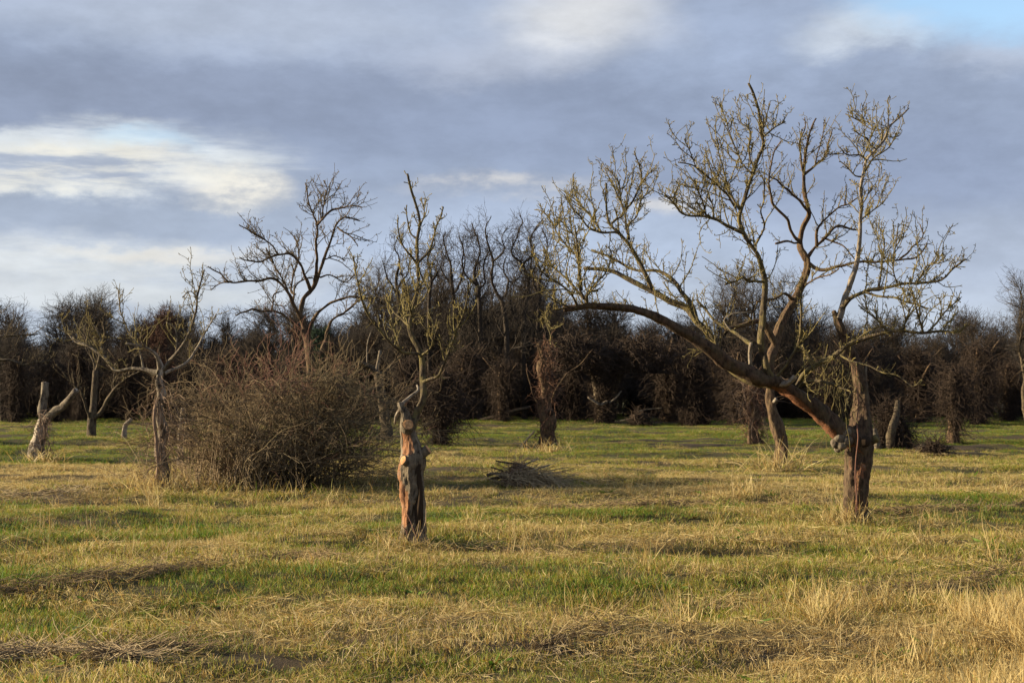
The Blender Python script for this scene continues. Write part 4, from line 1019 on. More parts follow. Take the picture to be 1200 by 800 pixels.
def vine_trunks():
    def vt(base, top_py, trunk, prof_px, n, label, seed, name='vine_covered_tree', m='vine', bark='bark_mid', rad=.012, L=(.3, 1.0), extra=None, squash=1.0, corek=.72, bare=None, cat='tree'):
        p = gpt(*base); Y = p[1]; S = Y / F_PX; H = (base[1] - top_py) * S
        root = thing(name, p, label, cat); rng = np.random.default_rng(seed)
        mb = MB(); W = [at(a, b, Y + d) for a, b, r, d in trunk]; W[0][2] = p[2] - .05
        limb(mb, W, [r * S for _, _, r, _ in trunk], sides=14, step=.07, rough=.2, seed=seed, ridge=.2, flare=.3, bare=bare or (lambda vv, tt: np.zeros(vv.shape[:2])))
        part(mb, 'trunk', M[bark], root)
        pr = prof_of(*[((base[1] - y) / (base[1] - top_py), r * .88 * S) for y, r in prof_px])
        if corek:
            part(core(pr, H, p, seed, corek, squash), 'shade_core', M['core'], root, 'stuff')  # dark lump added for the shaded inside, blocks the view through
        mb = MB(); tangle(mb, int(n * .95), pr, H, rng, L=(L[0] * .5, L[1] * .6), rad=rad * .62, ctr=p, squash=squash)
        part(mb, 'vines', M[m], root, 'stuff')
        if extra: extra(root, p, Y, S, rng)
        return root
    def wisps(px0, px1, py0, py1, n, m='vine_pale', L=(.3, .9), rad=.009, out=.7):
        def f(root, p, Y, S, rng):
            P = np.array([at(rng.uniform(px0, px1), rng.uniform(py0, py1), Y + rng.normal(0, .25)) for _ in range(n)])
            D = np.stack((rng.normal(0, out, n), rng.normal(0, out, n), rng.normal(.1, .7, n)), 1)
            G = grow(P, D, L[0] + (L[1] - L[0]) * rng.random(n), 9, .2, -.03, rng); mb = MB(); tubes(mb, G, taper(n, 10, np.full(n, rad * .62), np.full(n, rad * .4)), 3, rng.random(n))
            part(mb, 'loose_vines', M[m], root, 'stuff')
        return f
    vt((516, 522), 434, [(516, 524, 6, 0), (516, 500, 5.5, 0), (514, 470, 5, 0), (515, 445, 4, 0)], [(522, 7), (505, 8), (498, 22), (480, 29), (460, 28), (445, 18), (434, 5)], 1500,
       'round headed vine smothered tree just behind the pollard', 101, corek=.55, extra=wisps(482, 548, 438, 508, 300, 'vine', (.4, 1.3), .012))
    def snag_extra(root, p, Y, S, rng):
        wisps(624, 652, 402, 505, 110, 'vine_red_sunlit', (.2, .7), .009, .4)(root, p, Y, S, rng)
        mb = MB(); c = at(645, 484, Y - .2); limb(mb, [c + np.array((0, .1, 0)), c + np.array((.01, -.02, 0))], [.08, .075], sides=12, step=.02, rough=.2, seed=5)
        part(mb, 'knot_hole', M['hollow'], root)
        for pts in (((646, 470), (652, 455), (662, 440), (680, 425), (695, 410)), ((632, 475), (624, 462), (618, 440), (616, 425)), ((634, 420), (629, 405), (626, 396))):
            mb = MB(); limb(mb, [at(a, b, Y - .1 - .1 * i) for i, (a, b) in enumerate(pts)], list(np.linspace(.022, .01, len(pts))), sides=6, step=.08, seed=7, crook=.03); part(mb, 'branch', M['bark_mid'], root)
        mb = MB(); limb(mb, [at(610, 524, Y - .2), at(618, 514, Y - .2), at(626, 505, Y - .15)], [.03, .03, .022], sides=8, step=.06, seed=3); part(mb, 'leaning_stick', M['hay'], root)
    vt((640, 526), 398, [(643, 529, 12, 0), (641, 510, 8.5, 0), (643, 492, 9.5, 0), (638, 476, 8, .1), (640, 455, 6.2, .1), (634, 432, 6, 0), (637, 418, 4, 0), (631, 402, 2, 0)], [(526, 12), (500, 10), (470, 10), (440, 9), (415, 8), (398, 4)], 330,
       'tall broken snag wrapped in reddish vines with a knot hole in its side', 103, 'vine_covered_snag', 'vine_red_sunlit', 'bark_mid', .013, (.3, .9), snag_extra, corek=0, cat='dead tree',
       bare=lambda vv, tt: np.clip(.25 + .4 * fbm(vv[..., 0] * 4, vv[..., 1] * 4, vv[..., 2], seed=8), 0, 1))
    vt((886, 522), 440, [(886, 525, 9, 0), (882, 505, 6, 0), (887, 485, 6, 0), (881, 465, 5, 0), (884, 440, 4, 0)], [(522, 17), (514, 10), (490, 8), (465, 9), (445, 9), (438, 4)], 420,
       'trunk draped in a skirt of hanging vines beside the rear apple tree', 105, m='vine_red_sunlit', bark='bark_mid', corek=0, extra=wisps(866, 900, 440, 515, 160, 'vine_pale', (.4, 1.2), .009, .35))
    def t_extra(root, p, Y, S, rng):
        for pts, r in ((((712, 470), (704, 474), (698, 471), (689, 465)), .1), (((714, 472), (722, 466), (728, 458)), .07)):
            mb = MB(); limb(mb, [at(a, b, Y - .5) for a, b in pts], list(np.linspace(r * .7, r * .4, len(pts))), sides=8, step=.1, seed=2); part(mb, 'pale_branch', M['bark_grey'], root)
        for pts in (((705, 480), (700, 455), (690, 425), (672, 410)), ((714, 480), (720, 450), (735, 425), (752, 412))):
            mb = MB(); limb(mb, [at(a, b, Y) for a, b in pts], [.22, .18, .13, .08], sides=8, step=.15, rough=.2, seed=3); part(mb, 'branch', M['bark_dark'], root)
            p0 = at(*pts[2], Y); mb = MB(); tangle(mb, 700, prof_of((0, .6), (.5, 1.2), (1, .4)), 1.4, rng, L=(.4, 1.2), rad=.018, ctr=(at(*pts[3], Y) + np.array((0, 0, -.9)))); part(mb, 'vines', M['vine'], root, 'stuff')
    vt((708, 497), 404, [(708, 499, 9, 0), (708, 470, 7, 0), (709, 440, 6, 0), (710, 410, 5, 0)], [(497, 13), (480, 11), (455, 13), (430, 24), (412, 26), (404, 10)], 1800,
       'flat topped vine hung tree with a pale snapped branch at the wood edge', 107, rad=.018, L=(.5, 1.5), extra=t_extra)
    vt((815, 498), 420, [(815, 500, 9, 0), (815, 470, 7, 0), (816, 425, 5, 0)], [(498, 17), (470, 17), (445, 14), (428, 9), (420, 3)], 1900,
       'cone shaped column of matted brown vines at the wood edge', 109, rad=.018, L=(.5, 1.4))
    vt((1119, 521), 428, [(1117, 524, 7, 0), (1117, 500, 6, 0), (1117, 470, 5, 0), (1118, 434, 2.5, 0)], [(521, 3), (505, 4), (490, 9), (475, 15), (462, 22), (445, 20), (432, 12)], 1000,
       'top heavy vine column on a thin trunk with a pale tip poking out', 111, rad=.012, corek=.5, extra=wisps(1096, 1146, 432, 505, 260, 'vine', (.4, 1.3), .011, .5))
    def heap_extra(root, p, Y, S, rng):
        mb = MB(); limb(mb, [at(1030, 527, Y - .3), at(1027, 515, Y - .3), at(1023, 503, Y - .3)], [.09, .1, .09], sides=10, step=.05, rough=.3, seed=9); part(mb, 'stump', M['bark_grey'], root)
        wisps(1015, 1075, 478, 520, 140, 'vine', (.4, 1.1), .011)(root, p, Y, S, rng)
    vt((1046, 528), 474, [(1042, 530, 6, -.3), (1045, 505, 5, -.5), (1050, 488, 4.4, -.35), (1052, 470, 3.6, -.2)], [(528, 30), (515, 26), (502, 18), (488, 9), (474, 6)], 1500,
       'short pale snag leaning out of a low heap of brown vines', 113, 'vine_covered_snag', bark='bark_dark', corek=.6, extra=heap_extra, cat='dead tree')
    vt((213, 523), 497, [(213, 526, 4, 0), (213, 510, 4, 0)], [(523, 18), (512, 20), (497, 6)], 500, 'low brown vine mound behind the slender apple tree', 115, 'vine_mound', cat='mound', rad=.014)
    vt((210, 497), 470, [(210, 498, 3, 0), (210, 485, 3, 0)], [(497, 16), (485, 18), (470, 5)], 400, 'small dark vine mound at the foot of the wood', 117, 'vine_mound', cat='mound', rad=.018)
    vt((750, 498), 483, [(750, 499, 3, 0), (750, 492, 3, 0)], [(498, 14), (492, 12), (483, 4)], 500, 'small brush heap beside the flat topped vine hung tree', 119, 'brush_heap', cat='brush heap', rad=.018, extra=wisps(738, 765, 484, 495, 30))
    vt((1094, 532), 519, [(1094, 533, 2, 0), (1094, 527, 2, 0)], [(532, 19), (526, 15), (519, 4)], 500, 'long low heap of brush near the thin vine column', 121, 'brush_heap', cat='brush heap', rad=.012, squash=.6)
vine_trunks()

def small_things():
    rng = np.random.default_rng(7)
    def log(pts, rad, Yoff, name, label, cat, m, seed, cut=True):
        p = gpt(*pts[0]); Y = p[1]; S = Y / F_PX
        mb = MB(); W = [at(a, b, Y + Yoff * i) for i, (a, b) in enumerate(pts)]; W[0][2] = max(p[2] - .03, W[0][2] - .05)
        limb(mb, W, [r * S for r in rad], sides=12, step=.05, rough=.16, seed=seed, ridge=.12, bare=lambda vv, tt: np.full(vv.shape[:2], .35))
        o = mb.build(name, M[m], None, p); tag(o, label, cat); return o
    log([(145, 514), (145.5, 505), (147, 498), (154, 491)], [3.6, 3, 2.8, 2.4], 0, 'broken_stub', 'small bent broken branch standing upright in the far grass', 'dead branch', 'dead_wood', 3)
    p = foot(212, 545); log([(211, 548), (212, 520), (213, 497), (215, 478)], [4.2, 3.8, 3.6, 3.2], 0, 'wooden_stake', 'weathered split wooden stake standing beside the rose bush', 'stake', 'dead_wood', 5)
    log([(1076, 531), (1078, 526), (1083, 522)], [5, 4.6, 3.5], -.1, 'cut_log', 'short grey cut log lying against the low brush heap', 'log', 'bark_grey', 7)
    # dark fallen trunks at the wood edge
    for pts, r, lb, sd in (([(560, 493), (580, 488), (600, 482), (622, 477)], [2.8, 2.6, 2.2, 1.6], 'dark fallen trunk lying at the wood edge behind the snag', 11), ([(720, 494), (740, 490), (752, 481), (775, 478)], [1.6, 1.4, 1.2, .8], 'thin pale fallen branch leaning over the small brush heap', 12)):
        log(pts, r, -.3, 'fallen_log' if sd == 11 else 'fallen_branch', lb, 'fallen tree' if sd == 11 else 'dead branch', 'bark_wood' if sd == 11 else 'bark_grey', sd)
    # brush pile with cut branches in the middle of the field
    p = gpt(607, 566); Y = p[1]
    root = thing('brush_pile', p, 'pile of dark cut branches and dead grass in the open field', 'brush pile')
    pr = prof_of((0, .33), (.5, .25), (1, .06))
    part(core(pr, .34, p, 5, .8), 'earth_mound', M['earth'], root, 'stuff')
    mb = MB(); tangle(mb, 420, pr, .36, rng, L=(.12, .4), rad=.006, ctr=p, wig=.25); part(mb, 'brushwood', M['vine_pale'], root, 'stuff')
    for k in range(9):
        a = rng.uniform(-.6, .6); c = p + np.array((rng.normal(0, .18), rng.normal(0, .15), .1 + .25 * rng.random())); d = np.array((math.cos(a) * rng.choice((-1, 1)), rng.normal(0, .4), rng.uniform(-.15, .5)))
        ln = rng.uniform(.3, .8); r = rng.uniform(.012, .03)
        mb = MB(); limb(mb, [c - d * ln * .4, c + (0, 0, .03), c + d * ln * .6], [r, r * .9, r * .6], sides=7, step=.05, seed=k, crook=.02); part(mb, 'cut_branch', M['bark_dark'] if k % 3 else M['dead_wood'], root)
    n = 320; P = p + np.stack((rng.normal(.08, .22, n), rng.normal(-.2, .16, n), .05 + .2 * rng.random(n)), 1); D = np.stack((rng.normal(.7, .5, n), rng.normal(-.5, .4, n), rng.normal(.05, .2, n)), 1)
    mb = MB(); tubes(mb, grow(P, D, .3 + .5 * rng.random(n), 7, .12, -.06, rng), np.full((n, 8), .004), 3, rng.random(n)); part(mb, 'dead_grass', M['hay'], root, 'stuff')
    # molehill-like clods of earth
    for k, (px, py, w, h, lb) in enumerate(((103, 744, 13, 6, 'dark clod of earth in the near turf'), (910, 538, 8, 4, 'dark clod of earth at the foot of the rear apple tree'), (769, 544, 9, 2.5, 'flat dark clod of earth in the pale grass beyond the brush pile'),
                                            (858, 621, 4, 3, 'tiny dark clod in the bright grass before the great apple tree'), (640, 497, 7, 2, 'low dark clod at the wood edge behind the snag'), (1090, 536, 9, 3, 'dark clod before the long brush heap'))):
        p = gpt(px, py); S = p[1] / F_PX; n = 16; ring = 7
        a = np.arange(n) * math.tau / n; t = np.linspace(0, 1, ring)
        rr = (1 - t[:, None]) * w * S * (1 + .45 * fbm(np.cos(a)[None] * 2, np.sin(a)[None] * 2, t[:, None] * 3, seed=k + 40)); zz = h * S * np.sin(t * 1.57)[:, None] * (1 + .5 * fbm(np.cos(a)[None] * 3, np.sin(a)[None] * 3, t[:, None] * 2, seed=k + 50)) + t[:, None] * 0
        v = np.stack((p[0] + rr * np.cos(a), p[1] + rr * np.sin(a) * .8, p[2] - .02 + zz), -1).reshape(-1, 3)
        i = np.arange(ring - 1)[:, None]; j = np.arange(n)[None]; j2 = (j + 1) % n; q = np.stack((i * n + j, i * n + j2, (i + 1) * n + j2, (i + 1) * n + j), -1).reshape(-1, 4)
        mb = MB(); mb.add(v, q); o = mb.build('earth_clod', M['earth'], None, p); tag(o, lb, 'earth clod', 'clods of earth in the field')
    # rows of cut hay, plus strand rows standing in for cast shadows
    def swath(pts, w, n, label, m, L=(.12, .36), rad=.0022, hgt=.09, wander=.25, seed=0):
        r = np.random.default_rng(seed); G = [gpt(a, b) for a, b in pts]
        Q, _ = spline(G, [1] * len(G), .05); k = r.integers(0, len(Q) - 1, n)
        T = unit(Q[np.minimum(k + 1, len(Q) - 1)] - Q[np.maximum(k - 1, 0)]); side = np.stack((-T[:, 1], T[:, 0], 0 * T[:, 0]), 1)
        off = r.normal(0, .42, n); dens = .5 + .5 * vnoise(k * .05 * 1.3, 0, seed=seed)
        P = Q[k] + side * (off * w)[:, None]; P[:, 2] = gz(P[:, 0], P[:, 1]) + .01 + hgt * r.random(n) * np.exp(-off ** 2 * 3) * (.4 + dens)
        D = T * r.choice((-1, 1), n)[:, None] + r.normal(0, wander, (n, 3)) * (1, 1.6, .5)
        A = grow(P, D, L[0] + (L[1] - L[0]) * r.random(n), 5, .16, -.02, r); A[..., 2] = np.maximum(A[..., 2], gz(A[..., 0], A[..., 1]) + .004)
        mb = MB(); tubes(mb, A, np.full((n, 6), rad), 3, r.random(n)); c = Q[len(Q) // 2]
        o = mb.build('hay_or_shade_row', M[m], None, c); tag(o, label, kind='stuff')
    swath([(-40, 697), (60, 688), (150, 679), (230, 668), (340, 659), (400, 662)], .17, 1500, 'ridge of grey cut hay running through the meadow', 'hay_or_shade_grey', hgt=.08, seed=1)
    swath([(-30, 777), (40, 772), (110, 776), (175, 780)], .15, 800, 'bleached cut hay lying in the near turf', 'hay', seed=2, rad=.0026)
    swath([(110, 777), (170, 768), (240, 766)], .12, 300, 'brown cut hay beside the bleached row', 'hay_or_shade_grey', seed=3)
    swath([(620, 765), (700, 742), (790, 728), (830, 715)], .2, 450, 'thin row of dead brown hay in the near turf', 'hay_or_shade_grey', seed=4, hgt=.05)
    swath([(1000, 702), (1060, 690), (1130, 686), (1200, 668), (1260, 660)], .2, 650, 'row of brown hay towards the tall dry grass', 'hay_or_shade_grey', seed=5, hgt=.06)
    swath([(620, 596), (720, 594), (860, 595), (980, 594)], .4, 1100, 'grey brown strands painted in as the cast shadow before the great apple tree', 'hay_or_shade_grey', seed=6, rad=.004, hgt=.06)  # shadow band of the bush and trees, laid as dark strands
    swath([(1030, 603), (1120, 600), (1230, 590)], .5, 900, 'flattened grey brown strands beyond the great apple tree', 'hay_or_shade_grey', seed=7, rad=.004, hgt=.06)  # low band of flat brown strands
    swath([(480, 645), (580, 648), (680, 652), (760, 648)], .18, 350, 'thin strand row laid as the cast shadow of the pollard', 'hay_or_shade_grey', seed=8, rad=.003, hgt=.05)  # follows the pollard trunk shadow, drawn as strands
    swath([(-20, 583), (60, 583), (110, 579)], .35, 700, 'pale hay row in the sunny grass', 'hay', seed=9, rad=.004, hgt=.08)
    swath([(640, 760), (800, 790), (900, 770), (1010, 760)], .6, 420, 'scattered straw over the near turf', 'hay', seed=10, rad=.002, hgt=.03, wander=.7, L=(.06, .22))
    swath([(400, 720), (520, 740), (420, 780), (600, 790)], .7, 350, 'loose straw on the near turf', 'hay', seed=11, rad=.002, hgt=.03, wander=.8, L=(.06, .22))
    # tussocks round the trunk feet
    def tussock(px, py, n, h, spread, label, cx=0.0, fwd=.2, lean=.5, droop=True, straw=.9):
        p = gpt(px, py); r = np.random.default_rng(int(px * 7 + py)); root = thing('grass_tussock', p, label, 'grass tussock', 'dry tussocks at the feet of trees')
        P = p + np.stack((cx + r.normal(0, spread, n), -fwd + r.normal(0, spread * .6, n), np.full(n, -.02)), 1); P[:, 2] = gz(P[:, 0], P[:, 1]) - .01
        D = r.normal(0, lean, (n, 3)); D[:, 2] = 1; mb = MB()
        nb = len(P); L = h * (.35 + .65 * r.random(nb))
        G = grow(P, D, L, 7, .10, -.09 if droop else -.04, r); T = np.gradient(G, axis=1); sd = unit(np.cross(T, r.normal(0, 1, (nb, 1, 3))))
        ww = (.0045 + .002 * r.random(nb))[:, None] * p[1] / 17 * np.linspace(1, .15, 8)[None]
        vv = np.stack((G - sd * ww[..., None], G + sd * ww[..., None]), 2); i = np.arange(7); q = np.stack((i * 2, i * 2 + 1, i * 2 + 3, i * 2 + 2), 1)
        q = (q[None] + (np.arange(nb) * 16)[:, None, None]).reshape(-1, 4); tv = r.random(nb)
        mb.add(vv.reshape(-1, 3), q, None, np.repeat(tv, 16), along=np.tile(np.repeat(np.linspace(0, 1, 8), 2), nb), straw=np.full(nb * 16, straw), brown=np.repeat((r.random(nb) < .2) * .6, 16))
        part(mb, 'blades', M['tussock'], root, 'stuff')
    tussock(988, 613, 240, .52, .16, 'dry grass tussock against the foot of the great apple tree', -.05)
    tussock(1010, 617, 160, .26, .22, 'shorter mixed tussock on the shaded side of the great apple tree', .15, straw=.4)
    tussock(911, 552, 170, .85, .28, 'pale tussock of long drooping blades at the foot of the rear apple tree')
    tussock(188, 576, 240, .6, .22, 'thick dry tussock round the slender apple tree')
    tussock(481, 641, 150, .34, .16, 'short tussock at the foot of the stripped pollard')
    tussock(54, 543, 110, .5, .25, 'low dry tussock by the leaning grey pollard')
    tussock(641, 530, 110, .5, .25, 'dry tussock at the foot of the vine wrapped snag')
    tussock(330, 580, 240, .32, .8, 'ragged fringe of grass under the rose bush', fwd=.0, droop=False, straw=.5)
    tussock(240, 577, 220, .42, .5, 'dry fringe of grass under the sunny flank of the rose bush', fwd=.0, droop=False)
small_things()

# ------------------------------------------------------------------ the wood behind the field
def wood_tree_mesh(rng, H, spread, limbs=9, forks=11, twigs=11, fine=5, lean=0.0, clear=.32, twig_len=1.0, rt=.011, wob=.16, spreadang=(25, 60), limbr=.09):
    """trunk with limbs, and a crown of fine twigs, standing at the origin"""
    tp = [(0, 0, -.1)]; x = y = 0
    n = 7
    for k in range(1, n + 1):
        x += rng.normal(lean, .13 + wob * .5) * H / 12; y += rng.normal(0, .13) * H / 12; tp.append((x, y, H * .80 * k / n))
    r0 = .012 * H + .05; mb = MB()
    P, r = limb(mb, tp, list(np.linspace(r0, r0 * .22, n + 1)), sides=8, step=.35, rough=.12, seed=int(rng.integers(99)), crook=.08, flare=.3)
    Q, q, L = resample(P, r, 30)
    pos, D, rr, t = spawn(Q[None], q[None], limbs, rng, clear, .98, *spreadang); D[:, 2] += .25
    ln = spread * (1.15 - .55 * t) * (.7 + .6 * rng.random(limbs))
    A = grow(pos, D, ln, 12, wob, .07, rng); RA = taper(limbs, 13, np.minimum(rr * .8, limbr), np.full(limbs, .018)); tubes(mb, A, RA, 6, rng.random(limbs))
    A = np.concatenate((A, Q[None, ::-1][:, ::-1][:, np.linspace(10, 29, 13).astype(int)])); RA = np.concatenate((RA, q[None, np.linspace(10, 29, 13).astype(int)]))
    m = limbs * forks; pos, D, rr, t = spawn(A, RA, m, rng, .15, 1, 25, 65); D[:, 2] += .15
    B = grow(pos, D, spread * .42 * (.4 + .8 * rng.random(m)), 9, .18, .05, rng); RB = taper(m, 10, np.minimum(rr * .7, .03), np.full(m, rt)); tubes(mb, B, RB, 4, rng.random(m))
    trunk = mb
    mb = MB(); m2 = m * twigs; pos, D, rr, t = spawn(B, RB, m2, rng, .1, 1, 20, 65); D[:, 2] += .15
    l2 = twig_len * (.35 + .7 * rng.random(m2)); Cc = grow(pos, D, l2, 6, .17, .04, rng); RC = taper(m2, 7, np.full(m2, rt), np.full(m2, rt * .6)); tubes(mb, Cc, RC, 3, rng.random(m2))
    m3 = m2 * fine; pos, D, rr, t = spawn(Cc, RC, m3, rng, .15, 1, 20, 65); l3 = twig_len * .4 * (.3 + .8 * rng.random(m3)); E = grow(pos, D, l3, 3, .16, .03, rng); tubes(mb, E, np.full((m3, 4), rt * .62), 3, rng.random(m3))
    return trunk, mb
def wood_proto(name, mats, seed, hide=None, **kw):
    rng = np.random.default_rng(seed); a, b = wood_tree_mesh(rng, **kw)
    root = bpy.data.objects.new(name, None); COL.objects.link(root); root.empty_display_size = .2
    t = a.build('trunk', M[mats[0]], root); c = b.build('crown', M[mats[1]], root); c['kind'] = 'stuff'
    KIDS[root.name] = [t, c]; return root
def copy_kids(proto, name):
    r = bpy.data.objects.new(name, None); COL.objects.link(r); r.empty_display_size = .2
    for ch in KIDS[proto.name]:
        c = ch.copy(); COL.objects.link(c); c.parent = r
    return r
def skyline(px):
    return np.interp(px, [-400, 0, 30, 50, 75, 110, 135, 148, 165, 190, 212, 228, 260, 400, 440, 650, 680, 700, 760, 830, 850, 880, 960, 1000, 1060, 1150, 1165, 1200, 1600],
                     [384, 386, 398, 402, 386, 374, 378, 388, 382, 378, 384, 394, 390, 384, 362, 358, 372, 376, 384, 384, 380, 376, 378, 388, 398, 398, 392, 392, 385])
def woodland():
    rng = np.random.default_rng(301)
    used = set()
    def place(proto, nm, px, top_py, Y, H0, label, cat, group, wide=1.0):
        x = (px - 600) / F_PX * Y; h = EYE + (448 - top_py) / F_PX * Y
        if proto.name not in used: used.add(proto.name); o = proto
        else: o = copy_kids(proto, nm)
        s = h / H0; o.location = (x, Y, -.05); o.rotation_euler = (0, 0, rng.random() * 6.28); o.scale = (s * wide, s * wide, s)
        return tag(o, label, cat, group)
    # tall locust trees in the middle of the skyline
    lab = 'tall thin bare locust tree rising above the wood between the pollard and the snag'; grp = 'tall locust trees in the middle of the skyline'
    tkw = dict(t0=.12, dens=7.5, L1=(.5, 2.2), dens2=5.0, spur=.3, rt=.0085, up=.05, L2=(.25, 1.0), upbias=.25, fine=1.6, knots=0)
    t = {}
    traced = (
        (562, 64.5, [(563, 400, 4.4), (562, 358, 3.6), (560, 335, 3.2)], [([(560, 336), (556, 320), (562, 297), (558, 275), (552, 262)], 3, .9, .3), ([(560, 334), (549, 327), (541, 312), (543, 290), (537, 277)], 2.4, .8, -.8), ([(561, 340), (569, 331), (567, 312), (573, 293), (570, 276)], 2.2, .8, .9)]),
        (592, 63, [(594, 400, 4.6), (590, 361, 4), (587, 350, 3.6)], [([(587, 351), (580, 339), (575, 324), (577, 305), (571, 286), (569, 267), (575, 252)], 3.2, .9, -.4), ([(588, 351), (594, 339), (596, 327), (590, 318), (593, 300)], 2.8, .9, .6), ([(577, 306), (590, 294), (588, 279), (594, 266)], 2, .8, -1.1), ([(596, 330), (607, 327), (612, 316)], 1.8, .8, 1)]),
        (615, 65, [(613, 400, 4.2), (616, 358, 3.6), (621, 343, 3.2)], [([(620, 345), (618, 327), (612, 309), (601, 297), (605, 279), (612, 260), (608, 252)], 3, .9, -.5), ([(613, 310), (624, 297), (622, 279), (631, 264), (636, 256)], 2.3, .8, .8), ([(618, 330), (626, 318), (632, 300)], 2, .8, -.9)]),
        (632, 67, [(630, 400, 3.8), (632, 350, 3.2), (631, 331, 2.8)], [([(631, 333), (639, 309), (641, 286), (635, 266)], 2.6, .9, .5), ([(632, 345), (624, 327), (622, 306), (626, 284)], 2.2, .8, -.8)]),
        (532, 66, [(532, 410, 4, ), (532, 358, 3.2), (529, 328, 2.8)], [([(529, 330), (527, 304), (520, 284), (522, 272)], 2.6, .9, .3), ([(531, 345), (541, 325), (545, 303), (541, 284)], 2.2, .8, -.7), ([(530, 335), (518, 318), (510, 300)], 2, .8, .8)]),
        (503, 65, [(503, 410, 3.8), (503, 352, 3), (506, 328, 2.6)], [([(506, 330), (502, 304), (509, 286), (506, 274)], 2.4, .9, .3), ([(504, 340), (494, 322), (490, 302), (486, 290)], 2.1, .8, -.8), ([(505, 332), (516, 314), (518, 296)], 2, .8, .7)]),
        (466, 67, [(466, 410, 3.8), (467, 355, 3), (464, 330, 2.6)], [([(464, 332), (468, 308), (462, 290), (466, 278)], 2.4, .9, .3), ([(466, 345), (454, 325), (448, 305)], 2.1, .8, -.8), ([(466, 338), (478, 318), (482, 298)], 2, .8, .7)]),
    )
    for k, (bx, Y, tr, lm) in enumerate(traced):
        x = (bx - 600) / F_PX * Y
        tr2 = [(bx, 448 + F_PX * EYE / Y + 2, 3.6, 0)] + [(a, b_, r * .72, 0) for a, b_, r in tr]
        make_tree('locust_tree', (x, Y, 0), lab, 'tree', tr2, [(p, r0, r1 * .8, d, t) for p, r0, r1, d in lm + [([(bx, 395), (bx + sg * 9, 378), (bx + sg * 15, 358 - 6 * sg), (bx + sg * 17, 335)], 1.7, .7, sg * .9) for sg in (-1, 1)] + [([(bx, 418), (bx + 10, 405), (bx + 18, 385), (bx + 20, 365)], 1.5, .7, -1.2)]], M['bark_wood'], M['twig_wood'], 800 + k, group=grp,
                  trunk_kw=dict(sides=8, step=.3, rough=.12, ridge=0, flare=.2), twig_kw=tkw)
    # broad bushy crowns
    br = [wood_proto('woodland_tree', ('bark_dark', 'twig_grey'), 420 + k, H=7.5, spread=2.3, limbs=12, forks=10, twigs=8, fine=3, clear=.2, twig_len=1.0, rt=.0075) for k in range(2)]
    rd = wood_proto('rusty_tree', ('bark_dark', 'twig_rust'), 431, H=7.0, spread=2.0, limbs=12, forks=10, twigs=8, fine=3, clear=.2, twig_len=.8, rt=.012)
    place(br[0], 'woodland_tree', 108, 340, 64, 7.8, 'broad round headed tree of dense grey twigs above the twin trunked apple', 'tree', 'single crowns above the wood', 1.2)
    place(rd, 'rusty_tree', 190, 350, 63, 7.3, 'rust brown bushy tree above the slender apple tree', 'tree', 'single crowns above the wood', 1.0)
    for px, top, w in ((850, 308, 1.0), (890, 300, 1.1), (930, 308, 1.0)):
        place(br[1], 'woodland_tree', px, top, 70, 7.8, 'tall pale twiggy tree behind the crown of the great apple tree', 'tree', 'pale trees behind the great apple tree', w)
    place(br[0], 'woodland_tree', 1204, 322, 58, 7.8, 'pale feathery bare tree standing clear above the low wood', 'tree', 'single crowns above the wood', 1.05)
    for px, top, w in ((455, 296, .8), (500, 282, .85), (548, 288, .8), (603, 276, .85), (645, 292, .8)):
        place(br[1], 'woodland_tree', px, top, 72 + rng.uniform(-1, 2), 7.8, 'fine twigged tree seen between the tall locust trees', 'tree', 'fine twigged trees between the locusts', w)
    for px, top in ((20, 370), (4, 378)):
        place(br[1], 'woodland_tree', px, top, 60, 7.8, 'loose crowned bare tree where the wood meets the open sky', 'tree', 'loose bare trees at the wood end', .9)
    ev = wood_proto('evergreen_tree', ('bark_dark', 'evergreen'), 433, H=6.0, spread=1.2, limbs=20, forks=8, twigs=8, fine=2, clear=.12, twig_len=.5, rt=.02)
    place(ev, 'evergreen_tree', 374, 368, 66, 6.2, 'narrow dark green evergreen behind the twisted apple tree', 'tree', None, .8)
    # the body of the wood: many like trees, by the height of the skyline
    lab = 'leafless tree standing among its like in the brown wood'
    body = [wood_proto('woodland_tree', ('bark_mid', 'twig_wood'), 440 + k, H=6.0, spread=2.0, limbs=12, forks=9, twigs=8, fine=3, clear=.15, twig_len=1.05, rt=.009, wob=.22, limbr=.11) for k in range(3)]
    k = 0
    for row, (Y, step, drop) in enumerate(((65, 2.2, 30), (68.5, 1.9, 18), (73, 1.8, 6), (78, 1.9, -4), (84, 2.0, -14), (91, 2.3, -20))):
        x = -.46 * Y
        while x < .46 * Y:
            px = 600 + x / Y * F_PX; top = skyline(px) + drop + rng.uniform(-14, 14)
            place(body[k % 3], 'woodland_tree', px, top, Y + rng.normal(0, .8), 6.2, lab, 'tree', 'leafless trees of the wood', 1.15); k += 1
            x += step * rng.uniform(.75, 1.25)
    # tangled vine thickets along the edge
    thick = []
    for s in range(3):
        r2 = np.random.default_rng(460 + s); root = bpy.data.objects.new('vine_thicket', None); COL.objects.link(root); root.empty_display_size = .2
        pr = prof_of((0, 1.2), (.3, 1.35), (.6, 1.15), (.85, .7), (1, .15)) if s % 2 else prof_of((0, .9), (.3, 1.0), (.55, 1.3), (.8, 1.2), (1, .3))
        c = core(pr, 2.5, (0, 0, 0), s, .78).build('shade_core', M['core'], root); c['kind'] = 'stuff'  # dark lump painted as the shade within the thicket
        mb = MB(); tangle(mb, 1550, pr, 2.6, r2, L=(.4, 1.5), rad=.012, seg=7)
